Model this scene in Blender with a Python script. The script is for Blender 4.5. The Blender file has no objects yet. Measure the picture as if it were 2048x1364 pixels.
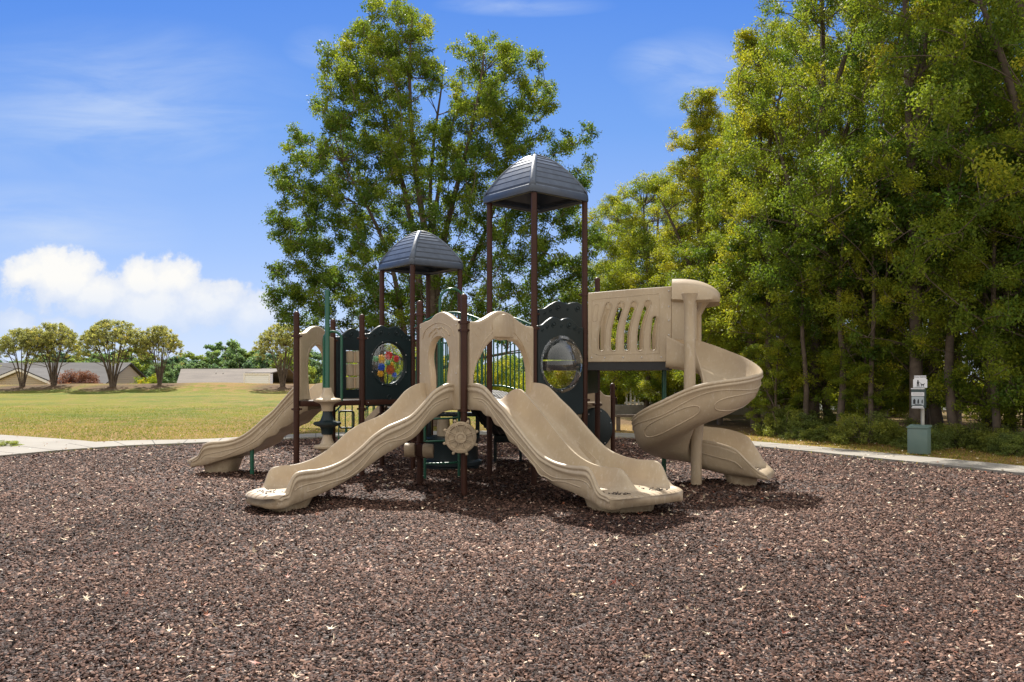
import bpy, bmesh, math, random
import numpy as np
from mathutils import Vector, Matrix
R = math.radians
PI = math.pi
random.seed(7)
rng = np.random.default_rng(11)
sc = bpy.context.scene
COL = sc.collection

# ---------------------------------------------------------------- camera
EYE = 1.55
cam_d = bpy.data.cameras.new('camera')
cam = bpy.data.objects.new('camera', cam_d)
COL.objects.link(cam)
cam.location = (0, 0, EYE)
cam.rotation_euler = (R(90), 0, 0)
cam_d.sensor_width = 36
cam_d.lens = 1650 / 2048 * 36
cam_d.shift_y = 75 / 2048
cam_d.clip_end = 4000
sc.camera = cam
sc.view_settings.view_transform = 'Standard'
sc.view_settings.look = 'None'
sc.view_settings.exposure = 0.85
sc.view_settings.gamma = 1.0
sc.render.engine = 'CYCLES'
sc.cycles.max_bounces = 6
sc.cycles.diffuse_bounces = 3
sc.cycles.glossy_bounces = 3
sc.cycles.transmission_bounces = 4
sc.cycles.transparent_max_bounces = 8
sc.cycles.sample_clamp_indirect = 4
sc.cycles.use_denoising = True

# ---------------------------------------------------------------- sun
SUN_EL, SUN_AZ = R(48), R(-13)          # azimuth from +Y, negative = towards -X
sdir = Vector((math.sin(SUN_AZ) * math.cos(SUN_EL), math.cos(SUN_AZ) * math.cos(SUN_EL), math.sin(SUN_EL)))
sun_d = bpy.data.lights.new('sun', 'SUN')
sun_d.energy = 5.0
sun_d.angle = R(0.5)
sun_d.color = (1.0, 0.95, 0.87)
sun = bpy.data.objects.new('sun', sun_d)
sun.rotation_euler = sdir.to_track_quat('Z', 'Y').to_euler()
sun.location = (0, 0, 30)
COL.objects.link(sun)


# ---------------------------------------------------------------- node helpers
class NT:
    def __init__(s, nt):
        s.nt = nt
        s.N = nt.nodes
        s.L = nt.links

    def n(s, typ, **kw):
        nd = s.N.new(typ)
        for k, v in kw.items():
            setattr(nd, k, v)
        return nd

    def put(s, sock, v):
        if isinstance(v, bpy.types.NodeSocket):
            s.L.new(v, sock)
        else:
            if hasattr(sock.default_value, '__len__') and not hasattr(v, '__len__'):
                v = (v, v, v, 1)[:len(sock.default_value)]
            elif hasattr(v, '__len__') and len(v) == 3 and len(sock.default_value) == 4:
                v = (*v, 1)
            sock.default_value = v

    def math(s, op, a, b=0.0, c=None, clamp=False):
        nd = s.n('ShaderNodeMath', operation=op, use_clamp=clamp)
        s.put(nd.inputs[0], a)
        s.put(nd.inputs[1], b)
        if c is not None:
            s.put(nd.inputs[2], c)
        return nd.outputs[0]

    def mix(s, f, a, b, blend='MIX'):
        nd = s.n('ShaderNodeMix', data_type='RGBA', blend_type=blend)
        s.put(nd.inputs[0], f)
        s.put(nd.inputs[6], a)
        s.put(nd.inputs[7], b)
        return nd.outputs[2]

    def ramp(s, f, stops, interp='LINEAR'):
        nd = s.n('ShaderNodeValToRGB')
        cr = nd.color_ramp
        cr.interpolation = interp
        while len(cr.elements) < len(stops):
            cr.elements.new(0.5)
        for e, (p, c) in zip(cr.elements, stops):
            e.position = p
            e.color = (*c, 1) if hasattr(c, '__len__') else (c, c, c, 1)
        s.put(nd.inputs[0], f)
        return nd.outputs[0]

    def noise(s, vec, scale, detail=4, rough=0.55, dist=0.0):
        nd = s.n('ShaderNodeTexNoise')
        if vec is not None:
            s.put(nd.inputs['Vector'], vec)
        nd.inputs['Scale'].default_value = scale
        nd.inputs['Detail'].default_value = detail
        nd.inputs['Roughness'].default_value = rough
        nd.inputs['Distortion'].default_value = dist
        return nd.outputs['Fac']

    def mapping(s, vec, scale=(1, 1, 1), loc=(0, 0, 0), rot=(0, 0, 0)):
        nd = s.n('ShaderNodeMapping')
        s.put(nd.inputs[0], vec)
        nd.inputs['Location'].default_value = loc
        nd.inputs['Rotation'].default_value = rot
        nd.inputs['Scale'].default_value = scale
        return nd.outputs[0]


# ---------------------------------------------------------------- world: sky and clouds
w = bpy.data.worlds.new('World')
sc.world = w
w.use_nodes = True
t = NT(w.node_tree)
t.N.clear()
sky = t.n('ShaderNodeTexSky', sky_type='NISHITA')
sky.sun_disc = False
sky.sun_elevation = SUN_EL
sky.sun_rotation = SUN_AZ
sky.altitude = 200
sky.air_density = 1.0
sky.dust_density = 0.15
sky.ozone_density = 3.5
hs = t.n('ShaderNodeHueSaturation')
hs.inputs['Saturation'].default_value = 1.28
hs.inputs['Value'].default_value = 1.0
hs.inputs['Hue'].default_value = 0.505
t.L.new(sky.outputs[0], hs.inputs['Color'])
tc = t.n('ShaderNodeTexCoord')
gen = tc.outputs['Generated']
sep = t.n('ShaderNodeSeparateXYZ')
t.L.new(gen, sep.inputs[0])
yy = t.math('MAXIMUM', sep.outputs[1], 0.05)
az = t.math('DIVIDE', sep.outputs[0], yy)        # tan of the bearing
elv = t.math('DIVIDE', sep.outputs[2], yy)       # tan of the height
cmb = t.n('ShaderNodeCombineXYZ')
t.put(cmb.inputs[0], az)
t.put(cmb.inputs[1], elv)
av = cmb.outputs[0]


def blob(cx, cy, rx, ry):
    a = t.math('DIVIDE', t.math('SUBTRACT', az, cx), rx)
    b = t.math('DIVIDE', t.math('SUBTRACT', elv, cy), ry)
    d = t.math('ADD', t.math('MULTIPLY', a, a), t.math('MULTIPLY', b, b))
    return t.math('SUBTRACT', 1.0, t.math('SQRT', d))


def cb(px, py, rx, ry):
    return blob((px - 1024) / 1650, (757 - py) / 1650, rx / 1650, ry / 1650)


blobs = [cb(118, 560, 120, 85), cb(60, 545, 75, 50), cb(200, 590, 90, 60), cb(285, 560, 70, 62), cb(340, 556, 78, 62),
         cb(420, 610, 110, 65), cb(500, 630, 90, 55), cb(300, 620, 140, 70), cb(30, 650, 60, 40), cb(110, 660, 50, 32)]
m = blobs[0]
for b_ in blobs[1:]:
    m = t.math('MAXIMUM', m, b_)
nz = t.noise(av, 16, 8, 0.62)
nz2 = t.noise(av, 42, 6, 0.6)
dens = t.math('ADD', t.math('MULTIPLY', m, 1.2), t.math('MULTIPLY', t.math('SUBTRACT', nz, 0.52), 1.7))
dens = t.math('ADD', dens, t.math('MULTIPLY', t.math('SUBTRACT', nz2, 0.5), .8))
cl = t.n('ShaderNodeMapRange', interpolation_type='SMOOTHSTEP')
t.put(cl.inputs[0], dens)
cl.inputs[1].default_value = 0.05
cl.inputs[2].default_value = 0.40
cum = cl.outputs[0]
# clouds are paler below and lose contrast toward the skyline
lowf = t.n('ShaderNodeMapRange')
t.put(lowf.inputs[0], elv)
lowf.inputs[1].default_value = 0.04
lowf.inputs[2].default_value = 0.12
lowf.inputs[3].default_value = 0.25
lowf.inputs[4].default_value = 1.0
cum = t.math('MULTIPLY', cum, lowf.outputs[0])
# thin high wisps
wv = t.mapping(av, scale=(1.3, 5.0, 1), rot=(0, 0, R(28)))
wn = t.noise(wv, 3.2, 7, 0.6, 0.6)
wisp_m = [cb(230, 210, 420, 190), cb(1400, 160, 150, 110), cb(1050, 10, 190, 26), cb(650, 95, 90, 50), cb(100, 460, 300, 120), cb(1330, 130, 120, 60)]
wm = wisp_m[0]
for b_ in wisp_m[1:]:
    wm = t.math('MAXIMUM', wm, b_)
wm = t.math('MAXIMUM', wm, 0.0)
wr = t.n('ShaderNodeMapRange', interpolation_type='SMOOTHSTEP')
t.put(wr.inputs[0], wn)
wr.inputs[1].default_value = 0.25
wr.inputs[2].default_value = 0.82
wisp = t.math('MULTIPLY', t.math('MULTIPLY', wr.outputs[0], wm), 0.85, clamp=True)
# pale haze at the skyline
hz = t.n('ShaderNodeMapRange', interpolation_type='SMOOTHSTEP')
t.put(hz.inputs[0], elv)
hz.inputs[1].default_value = 0.26
hz.inputs[2].default_value = -0.03
hz.inputs[3].default_value = 0.0
hz.inputs[4].default_value = 0.62
SKYSTR = 0.13
EXPF = 2 ** -0.85
S = EXPF / SKYSTR
grad = t.n('ShaderNodeMapRange')
t.put(grad.inputs[0], elv)
grad.inputs[1].default_value = 0.0
grad.inputs[2].default_value = 0.46
skycol = t.mix(0.93, hs.outputs[0], t.ramp(grad.outputs[0], [(0, (.62 * S, .71 * S, .93 * S)), (.33, (.36 * S, .52 * S, .91 * S)), (.65, (.19 * S, .38 * S, .85 * S)), (1, (.105 * S, .275 * S, .80 * S))]))
c1 = t.mix(wisp, skycol, (.62 * S, .74 * S, .95 * S))
cshade = t.ramp(t.math('ADD', dens, t.math('MULTIPLY', t.math('SUBTRACT', elv, .09), 5)), [(0.15, (.68 * S, .76 * S, .92 * S)), (0.55, (.82 * S, .86 * S, .94 * S)), (0.95, (.99 * S, .98 * S, .95 * S))])
c2 = t.mix(cum, c1, cshade)
# pale fill light added to the unseen sky overhead and behind the camera
vz = t.n('ShaderNodeMapRange', interpolation_type='SMOOTHSTEP')
t.put(vz.inputs[0], sep.outputs[2])
vz.inputs[1].default_value = 0.50
vz.inputs[2].default_value = 0.85
vb = t.n('ShaderNodeMapRange', interpolation_type='SMOOTHSTEP')
t.put(vb.inputs[0], sep.outputs[1])
vb.inputs[1].default_value = 0.35
vb.inputs[2].default_value = -0.25
sky_fill = t.math('MAXIMUM', vz.outputs[0], vb.outputs[0])
vcol = t.mix(vb.outputs[0], (.52 * S, .53 * S, .55 * S), (1.25 * S, 1.21 * S, 1.13 * S))
sky_fill = t.math('MULTIPLY', sky_fill, t.math('ADD', 0.75, t.math('MULTIPLY', t.noise(gen, 2.2, 5, .6), 0.5)))
c2 = t.mix(t.math('MINIMUM', sky_fill, 1.0), c2, vcol)
bg = t.n('ShaderNodeBackground')
t.put(bg.inputs[0], c2)
bg.inputs[1].default_value = SKYSTR
out = t.n('ShaderNodeOutputWorld')
t.L.new(bg.outputs[0], out.inputs[0])


# ---------------------------------------------------------------- materials
def mat(name, col, rough=0.5, spec=0.5, var=0.0, vscale=6.0, bump=0.0, bscale=40.0, col2=None, metallic=0.0, dust_or_sheen=None, coat=0.0):
    m = bpy.data.materials.new(name)
    m.use_nodes = True
    t = NT(m.node_tree)
    b = t.N['Principled BSDF']
    tc = t.n('ShaderNodeTexCoord').outputs['Object']
    c = (*col, 1)
    if var > 0 or col2:
        f = t.noise(tc, vscale, 6, 0.6)
        f = t.ramp(f, [(0.3, 0.0), (0.7, 1.0)])
        c2 = col2 if col2 else tuple(x * (1 - var) for x in col)
        c = t.mix(f, (*[x * (1 + var * .6) for x in col], 1), (*c2, 1))
    if dust_or_sheen:
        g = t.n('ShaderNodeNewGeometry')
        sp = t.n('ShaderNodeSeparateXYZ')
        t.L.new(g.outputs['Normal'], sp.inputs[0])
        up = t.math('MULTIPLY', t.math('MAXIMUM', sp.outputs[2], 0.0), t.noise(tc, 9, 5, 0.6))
        c = t.mix(t.math('MULTIPLY', up, dust_or_sheen[1]), c, (*dust_or_sheen[0], 1))
    t.put(b.inputs['Base Color'], c)
    r = t.noise(tc, 22, 3)
    t.put(b.inputs['Roughness'], t.math('ADD', t.math('MULTIPLY', r, 0.24), rough - 0.12))
    b.inputs['Specular IOR Level'].default_value = spec
    b.inputs['Metallic'].default_value = metallic
    if coat:
        b.inputs['Coat Weight'].default_value = coat
        b.inputs['Coat Roughness'].default_value = 0.25
    if bump > 0:
        bn = t.n('ShaderNodeBump')
        bn.inputs['Strength'].default_value = bump
        bn.inputs['Distance'].default_value = 0.004
        t.put(bn.inputs['Height'], t.noise(tc, bscale, 4))
        t.L.new(bn.outputs[0], b.inputs['Normal'])
    return m


M = {}
M['tan'] = mat('tan_plastic', (.448, .356, .242), .42, .38, .10, 2.5, .25, 160, dust_or_sheen=((.62, .55, .45), .35))
m_ = M['tan']
t = NT(m_.node_tree)
b = t.N['Principled BSDF']
src = b.inputs['Base Color'].links[0].from_socket
g_ = t.n('ShaderNodeNewGeometry').outputs['Position']
sp_ = t.n('ShaderNodeSeparateXYZ')
t.L.new(g_, sp_.inputs[0])
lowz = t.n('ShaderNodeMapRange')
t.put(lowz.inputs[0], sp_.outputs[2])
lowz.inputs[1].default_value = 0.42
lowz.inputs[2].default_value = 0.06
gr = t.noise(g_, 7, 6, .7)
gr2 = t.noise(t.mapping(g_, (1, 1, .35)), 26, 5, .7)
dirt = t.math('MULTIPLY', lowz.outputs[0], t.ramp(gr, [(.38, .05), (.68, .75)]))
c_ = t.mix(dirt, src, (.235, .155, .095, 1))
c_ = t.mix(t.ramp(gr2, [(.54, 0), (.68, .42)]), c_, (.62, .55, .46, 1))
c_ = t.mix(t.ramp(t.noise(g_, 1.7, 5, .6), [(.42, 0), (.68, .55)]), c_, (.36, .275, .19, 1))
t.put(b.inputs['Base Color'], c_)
M['tan2'] = mat('tan_plastic_rough', (.42, .33, .225), .55, .4, .3, 9, .5, 60)
M['brown'] = mat('brown_powder_coat', (.050, .019, .012), .45, .22, .15, 5, .15, 90)
M['green'] = mat('green_powder_coat', (.008, .085, .048), .32, .5, .12, 5)
M['dgreen'] = mat('dark_green_plastic', (.009, .019, .022), .42, .35, .2, 5, .2, 120)
M['roof'] = mat('charcoal_roof_plastic', (.032, .042, .062), .36, .55, .2, 3, .2, 120, dust_or_sheen=((.22, .27, .37), .95))  # upward faces lightened bluish: sky highlight painted into the colour
M['deck'] = mat('coated_deck', (.055, .050, .050), .5, .4, .3, 14, .3, 60, dust_or_sheen=((.35, .30, .26), 1.0))
M['black'] = mat('black_channel', (.014, .014, .015), .45, .4, .3, 8)
M['bridge'] = mat('grey_plank', (.22, .21, .20), .6, .4, .2, 9, .3, 60)
M['steel'] = mat('bolt_steel', (.62, .62, .62), .3, .5, metallic=.8)
M['red'] = mat('red_gear', (.75, .03, .02), .35)
M['yellow'] = mat('yellow_gear', (.90, .45, .02), .35)
M['blue'] = mat('blue_gear', (.015, .10, .62), .35)
M['lgreen'] = mat('green_gear', (.03, .32, .08), .35)
M['orange'] = mat('orange_gear', (.62, .12, .02), .35)


def glass_mat():
    m = bpy.data.materials.new('clear_dome')
    m.use_nodes = True
    t = NT(m.node_tree)
    t.N.clear()
    fr = t.n('ShaderNodeLayerWeight')
    fr.inputs[0].default_value = 0.35
    gl = t.n('ShaderNodeBsdfGlossy')
    gl.inputs['Roughness'].default_value = 0.06
    tr = t.n('ShaderNodeBsdfTransparent')
    tr.inputs[0].default_value = (.94, .96, .97, 1)
    mx = t.n('ShaderNodeMixShader')
    t.put(mx.inputs[0], t.math('ADD', t.math('MULTIPLY', fr.outputs['Facing'], 0.55), 0.06, clamp=True))
    t.L.new(tr.outputs[0], mx.inputs[1])
    t.L.new(gl.outputs[0], mx.inputs[2])
    o = t.n('ShaderNodeOutputMaterial')
    t.L.new(mx.outputs[0], o.inputs[0])
    return m


M['dome'] = glass_mat()


# ---------------------------------------------------------------- mesh helpers
def tag(o, label=None, cat=None, group=None, kind=None):
    if label:
        o['label'] = label
    if cat:
        o['category'] = cat
    if group:
        o['group'] = group
    if kind:
        o['kind'] = kind
    return o


def empty(name, loc, rz=0):
    o = bpy.data.objects.new(name, None)
    o.empty_display_size = 0.3
    COL.objects.link(o)
    o.location = loc
    o.rotation_euler = (0, 0, rz)
    return o


def wpos(o):
    v = Vector((0, 0, 0))
    while o is not None:
        v = v + o.location
        o = o.parent
    return v


def link(name, me, m, parent=None, world=True, smooth=True, ang=35):
    """one mesh object; with world=True its coordinates are world ones and its parents are unrotated"""
    if m is not None:
        me.materials.clear()
        me.materials.append(m)
    if smooth:
        me.shade_smooth()
        me.set_sharp_from_angle(angle=R(ang))
    o = bpy.data.objects.new(name, me)
    COL.objects.link(o)
    if parent is not None:
        o.parent = parent
        if world:
            o.location = -wpos(parent)
    return o


class MB:
    def __init__(s):
        s.bm = bmesh.new()

    def box(s, cx, cy, cz, sx, sy, sz, rz=0, bev=0, mtx=None):
        r = bmesh.ops.create_cube(s.bm, size=1)
        vs = r['verts']
        bmesh.ops.scale(s.bm, vec=(sx, sy, sz), verts=vs)
        if bev:
            es = list({e for v in vs for e in v.link_edges})
            rr = bmesh.ops.bevel(s.bm, geom=es, offset=bev, segments=2, affect='EDGES', profile=.6)
            vs = list({v for f in rr['faces'] for v in f.verts} | {v for v in vs if v.is_valid})
        mt = Matrix.Translation((cx, cy, cz)) @ Matrix.Rotation(rz, 4, 'Z')
        if mtx is not None:
            mt = mt @ mtx
        bmesh.ops.transform(s.bm, matrix=mt, verts=vs)
        return s

    def tube(s, pts, r, seg=10, cap=True, radii=None, closed=False):
        pts = [Vector(p) for p in pts]
        n = len(pts)
        rings = []
        up = None
        for i, p in enumerate(pts):
            if closed:
                d = (pts[(i + 1) % n] - pts[i - 1]).normalized()
            else:
                d = (pts[min(i + 1, n - 1)] - pts[max(i - 1, 0)]).normalized()
            if up is None:
                up = Vector((0, 0, 1)) if abs(d.z) < .9 else Vector((1, 0, 0))
            a = d.cross(up)
            if a.length < 1e-5:
                a = d.cross(Vector((0, 1, 0)))
            a.normalize()
            b = a.cross(d).normalized()
            up = b
            rr = radii[i] if radii else r
            rings.append([s.bm.verts.new(p + (a * math.cos(2 * PI * k / seg) + b * math.sin(2 * PI * k / seg)) * rr) for k in range(seg)])
        for i in range(n if closed else n - 1):
            A, B = rings[i], rings[(i + 1) % n]
            for k in range(seg):
                try:
                    s.bm.faces.new((A[k], A[(k + 1) % seg], B[(k + 1) % seg], B[k]))
                except ValueError:
                    pass
        if cap and not closed:
            s.bm.faces.new(rings[0])
            s.bm.faces.new(rings[-1])
        return s

    def loft(s, rings, closed=True, cap=True):
        rs = [[s.bm.verts.new(p) for p in r] for r in rings]
        m = len(rs[0])
        for A, B in zip(rs, rs[1:]):
            for k in range(m if closed else m - 1):
                s.bm.faces.new((A[k], A[(k + 1) % m], B[(k + 1) % m], B[k]))
        if cap and closed:
            s.bm.faces.new(rs[0])
            s.bm.faces.new(rs[-1])
        return s

    def lathe(s, cx, cy, prof, seg=24):
        rings = [[(cx + r * math.cos(2 * PI * k / seg), cy + r * math.sin(2 * PI * k / seg), z) for k in range(seg)] for r, z in prof]
        return s.loft(rings)

    def sphere(s, c, r, seg=12, sc_=(1, 1, 1)):
        rr = bmesh.ops.create_uvsphere(s.bm, u_segments=seg, v_segments=max(6, seg // 2), radius=r)
        bmesh.ops.transform(s.bm, matrix=Matrix.Translation(c) @ Matrix.Diagonal((*sc_, 1)), verts=rr['verts'])
        return s

    def build(s, name, m, parent=None, smooth=True, ang=35, world=True):
        bmesh.ops.recalc_face_normals(s.bm, faces=s.bm.faces)
        me = bpy.data.meshes.new(name)
        s.bm.to_mesh(me)
        s.bm.free()
        return link(name, me, m, parent, world, smooth, ang)


def catmull(pts, n=8, closed=False):
    P = [np.array(p, float) for p in pts]
    N = len(P)
    out = []
    rngi = range(N) if closed else range(N - 1)
    for i in rngi:
        p0 = P[(i - 1) % N] if closed else P[max(i - 1, 0)]
        p1 = P[i]
        p2 = P[(i + 1) % N]
        p3 = P[(i + 2) % N] if closed else P[min(i + 2, N - 1)]
        for k in range(n):
            u = k / n
            out.append(.5 * ((2 * p1) + (-p0 + p2) * u + (2 * p0 - 5 * p1 + 4 * p2 - p3) * u * u + (-p0 + 3 * p1 - 3 * p2 + p3) * u ** 3))
    if not closed:
        out.append(P[-1])
    return [tuple(float(c) for c in q) for q in out]


def circle2(cx, cy, r, n=32, ry=None):
    ry = ry or r
    return [(cx + r * math.cos(2 * PI * k / n), cy + ry * math.sin(2 * PI * k / n)) for k in range(n)]


def panel_mesh(outline, holes, depth, bevel, org, xd):
    """extruded flat outline with holes; x runs along xd from org, y is up, thickness centred"""
    cu = bpy.data.curves.new('tmp', 'CURVE')
    cu.dimensions = '2D'
    cu.fill_mode = 'BOTH'
    cu.extrude = max(depth / 2 - bevel, 0.0005)
    cu.bevel_depth = bevel
    cu.bevel_resolution = 2
    cu.offset = -bevel
    for pl in [outline] + list(holes):
        sp = cu.splines.new('POLY')
        sp.points.add(len(pl) - 1)
        for i, p in enumerate(pl):
            sp.points[i].co = (p[0], p[1], 0, 1)
        sp.use_cyclic_u = True
    ob = bpy.data.objects.new('tmp', cu)
    COL.objects.link(ob)
    dg = bpy.context.evaluated_depsgraph_get()
    me = bpy.data.meshes.new_from_object(ob.evaluated_get(dg))
    bpy.data.objects.remove(ob)
    bpy.data.curves.remove(cu)
    xd = Vector((xd[0], xd[1], 0)).normalized()
    nd = xd.cross(Vector((0, 0, 1)))
    mt = Matrix(((xd.x, 0, nd.x, org[0]), (xd.y, 0, nd.y, org[1]), (0, 1, 0, org[2]), (0, 0, 0, 1)))
    me.transform(mt)
    return me


def raw_mesh(name, V, F, k):
    """V (n,3), F (m,k) numpy -> mesh"""
    me = bpy.data.meshes.new(name)
    me.vertices.add(len(V))
    me.vertices.foreach_set('co', np.ascontiguousarray(V, dtype=np.float32).ravel())
    me.loops.add(F.size)
    me.loops.foreach_set('vertex_index', np.ascontiguousarray(F, dtype=np.int32).ravel())
    me.polygons.add(len(F))
    me.polygons.foreach_set('loop_start', np.arange(0, F.size, k, dtype=np.int32))
    me.update(calc_edges=True)
    return me


def face_attr(me, name, vals):
    a = me.attributes.new(name, 'FLOAT', 'FACE')
    a.data.foreach_set('value', np.asarray(vals, dtype=np.float32))



# ================================================================= THE SETTING
def sstep(a, b, x):
    t_ = np.clip((x - a) / (b - a), 0, 1)
    return t_ * t_ * (3 - 2 * t_)


def Zg(x, y):
    x, y = np.asarray(x, float), np.asarray(y, float)
    left = 1 - sstep(-12, 2, x)
    z = .50 * sstep(26, 60, y) * left
    crest = .66 + .05 * np.sin(x * .21) + .04 * np.sin(x * .53 + 1)
    z = z + left * crest * np.exp(-((y - 64.5) / 3.6) ** 2)
    z = z - left * 2.1 * sstep(66, 76, y)
    z = z - .12 * sstep(24, 40, y) * (1 - left)
    z = z + .03 * np.sin(x * .35 + 2) * np.sin(y * .28) * sstep(22, 34, y)
    return z


def grid_sheet(name, xs, ys, zf, m, kind='structure', mask=None):
    X, Y = np.meshgrid(xs, ys)
    Z = zf(X, Y)
    V = np.stack([X, Y, Z], -1).reshape(-1, 3)
    nx, ny = len(xs), len(ys)
    i = np.arange(nx - 1)[None, :] + np.arange(ny - 1)[:, None] * nx
    F = np.stack([i, i + 1, i + 1 + nx, i + nx], -1).reshape(-1, 4)
    me = raw_mesh(name, V, F, 4)
    o = link(name, me, m, ang=80)
    if kind:
        o['kind'] = kind
    return o


def ground_mat():
    m = bpy.data.materials.new('dry_turf')
    m.use_nodes = True
    t = NT(m.node_tree)
    b = t.N['Principled BSDF']
    g = t.n('ShaderNodeNewGeometry').outputs['Position']
    n1 = t.noise(t.mapping(g, (.12, .16, 0)), 1.0, 7, .68)
    n2 = t.noise(t.mapping(g, (1, 1, 0)), 1.1, 6, .65)
    n3 = t.noise(g, 14, 6, .7)
    base = t.mix(t.ramp(n1, [(.38, 0), (.6, 1)]), (.090, .140, .009, 1), (.21, .195, .016, 1))
    straw = (.30, .18, .062, 1)
    sp = t.n('ShaderNodeSeparateXYZ')
    t.L.new(g, sp.inputs[0])
    near = t.n('ShaderNodeMapRange')          # scorched margin by the path
    t.put(near.inputs[0], sp.outputs[1])
    near.inputs[1].default_value = 20
    near.inputs[2].default_value = 34
    near.inputs[3].default_value = .30
    near.inputs[4].default_value = 0
    rt = t.n('ShaderNodeMapRange')
    t.put(rt.inputs[0], t.math('ADD', sp.outputs[0], t.math('MULTIPLY', sp.outputs[1], .35)))
    rt.inputs[1].default_value = -4
    rt.inputs[2].default_value = 8
    rt.inputs[3].default_value = 0
    rt.inputs[4].default_value = .10
    hill = t.n('ShaderNodeMapRange')
    t.put(hill.inputs[0], sp.outputs[1])
    hill.inputs[1].default_value = 60
    hill.inputs[2].default_value = 63
    hill.inputs[3].default_value = 0
    hill.inputs[4].default_value = .13
    amt = t.math('ADD', t.math('ADD', n2, t.math('MULTIPLY', t.math('SUBTRACT', n3, .5), .5)), t.math('ADD', near.outputs[0], t.math('ADD', rt.outputs[0], hill.outputs[0])))
    c = t.mix(t.ramp(amt, [(.52, 0), (.68, 1)]), base, straw)
    c = t.mix(t.ramp(n3, [(.35, .55), (.65, 0)]), c, (.09, .085, .02, 1))
    at = t.n('ShaderNodeAttribute', attribute_name='bare')
    c = t.mix(t.math('MULTIPLY', at.outputs['Fac'], t.ramp(n3, [(.3, .5), (.6, 1)])), c, (.105, .062, .040, 1))
    t.put(b.inputs['Base Color'], c)
    b.inputs['Roughness'].default_value = .95
    b.inputs['Specular IOR Level'].default_value = .15
    bn = t.n('ShaderNodeBump')
    bn.inputs['Strength'].default_value = .8
    bn.inputs['Distance'].default_value = .05
    t.put(bn.inputs['Height'], t.noise(g, 22, 6, .75))
    t.L.new(bn.outputs[0], b.inputs['Normal'])
    return m


MYRTLES = [(-37.1, 62.5, .92, .90), (-35.0, 63.0, .99, .95), (-30.1, 62.2, 1.04, 1.12), (-27.0, 63.2, .93, .78), (-17.4, 62.6, .98, .95)]
xs = np.concatenate([np.arange(-190, -50, 7), np.arange(-50, 16, .55), np.arange(16, 190, 7)])
ys = np.concatenate([np.arange(-12, 26, 2.0), np.arange(26, 80, .5), np.arange(80, 700, 14)])
MULCH = [(-9.5, 17.6), (-8.6, 18.8), (-7.6, 19.5), (-6.2, 20.5), (-4.9, 21.6), (-2.4, 22.4), (0, 22.4), (2.8, 21.6), (4.4, 20.1), (5.6, 18.4), (6.9, 15.9), (8.2, 13.2), (9.3, 9.5), (9.6, 5), (9.3, 0),
         (8, -6), (-10, -6), (-12.2, 2), (-12.2, 8), (-11.3, 12.8), (-10.2, 15.9)]


def in_poly(x, y, poly):
    r = np.zeros(np.shape(x), bool)
    n = len(poly)
    for i in range(n):
        x0, y0 = poly[i]
        x1, y1 = poly[(i + 1) % n]
        c = ((y0 > y) != (y1 > y)) & (x < (x1 - x0) * (y - y0) / ((y1 - y0) or 1e-9) + x0)
        r ^= c
    return r


def poly_dist(x, y, poly):
    d = np.full(np.shape(x), 1e9)
    n = len(poly)
    for i in range(n):
        a = np.array(poly[i])
        b = np.array(poly[(i + 1) % n])
        ab = b - a
        tt = np.clip(((x - a[0]) * ab[0] + (y - a[1]) * ab[1]) / (ab @ ab), 0, 1)
        d = np.minimum(d, np.hypot(x - a[0] - tt * ab[0], y - a[1] - tt * ab[1]))
    return d


MULCH = [p for p in catmull(MULCH, 6, True)]


def Zm(x, y):
    x, y = np.asarray(x, float), np.asarray(y, float)
    scuff = 0
    for hx_, hy_ in ((-3.1, 9.7), (1.85, 9.6), (3.9, 11.7), (-5.8, 13.6)):
        d_ = np.hypot((x - hx_) / .75, (y - hy_) / .5)
        scuff = scuff - .055 * np.exp(-d_ ** 2) + .03 * np.exp(-((d_ - 1.5) / .45) ** 2)
    return scuff + .012 + .026 * np.sin(x * 1.7 + 1.3 * np.sin(y * .9)) * np.sin(y * 1.3 + .5) + .010 * np.sin(x * 4.1 + y * 2.2) + .012 * np.sin(x * .6 - y * .8)


def ground_z(x, y):
    z = Zg(x, y)
    ins = in_poly(x, y, MULCH)
    return np.where(ins, -.16, z - .004)


go = grid_sheet('ground', xs, ys, ground_z, ground_mat())
X, Y = np.meshgrid(xs, ys)
bare = np.zeros(X.shape)
for mx_, my_, ms, _ in MYRTLES:
    bare = np.maximum(bare, 1 - sstep(.6, 1.9, np.hypot((X - mx_) / 1.6, (Y - my_ + .5) / 1.5)))
# leaf litter under the wood
bare = np.maximum(bare, .75 * sstep(0, 1.6, (X - 6.6) + (Y - 21.5) * .56 - .2) * (Y < 60) * (X > 3))
a_ = go.data.attributes.new('bare', 'FLOAT', 'POINT')
a_.data.foreach_set('value', bare.reshape(-1).astype(np.float32))

# ---- mulch bed
mm = bpy.data.materials.new('bark_mulch_base')
mm.use_nodes = True
t = NT(mm.node_tree)
b = t.N['Principled BSDF']
g = t.n('ShaderNodeNewGeometry').outputs['Position']
vo = t.n('ShaderNodeTexVoronoi')
vo.inputs['Scale'].default_value = 42
t.put(vo.inputs['Vector'], t.mapping(g, (1, 1.4, 1)))
rs = t.n('ShaderNodeSeparateColor')
t.L.new(vo.outputs['Color'], rs.inputs[0])
t.put(b.inputs['Base Color'], t.ramp(rs.outputs[0], [(0, (.030, .020, .018)), (.6, (.085, .055, .048)), (.9, (.17, .125, .11)), (1, (.32, .27, .23))]))
b.inputs['Roughness'].default_value = .8
bn = t.n('ShaderNodeBump')
bn.inputs['Distance'].default_value = .02
t.put(bn.inputs['Height'], vo.outputs['Distance'])
t.L.new(bn.outputs[0], b.inputs['Normal'])
xs2, ys2 = np.arange(-12.6, 10.2, .16), np.arange(-6.2, 22.8, .16)
Xm, Ym = np.meshgrid(xs2, ys2)
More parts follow.
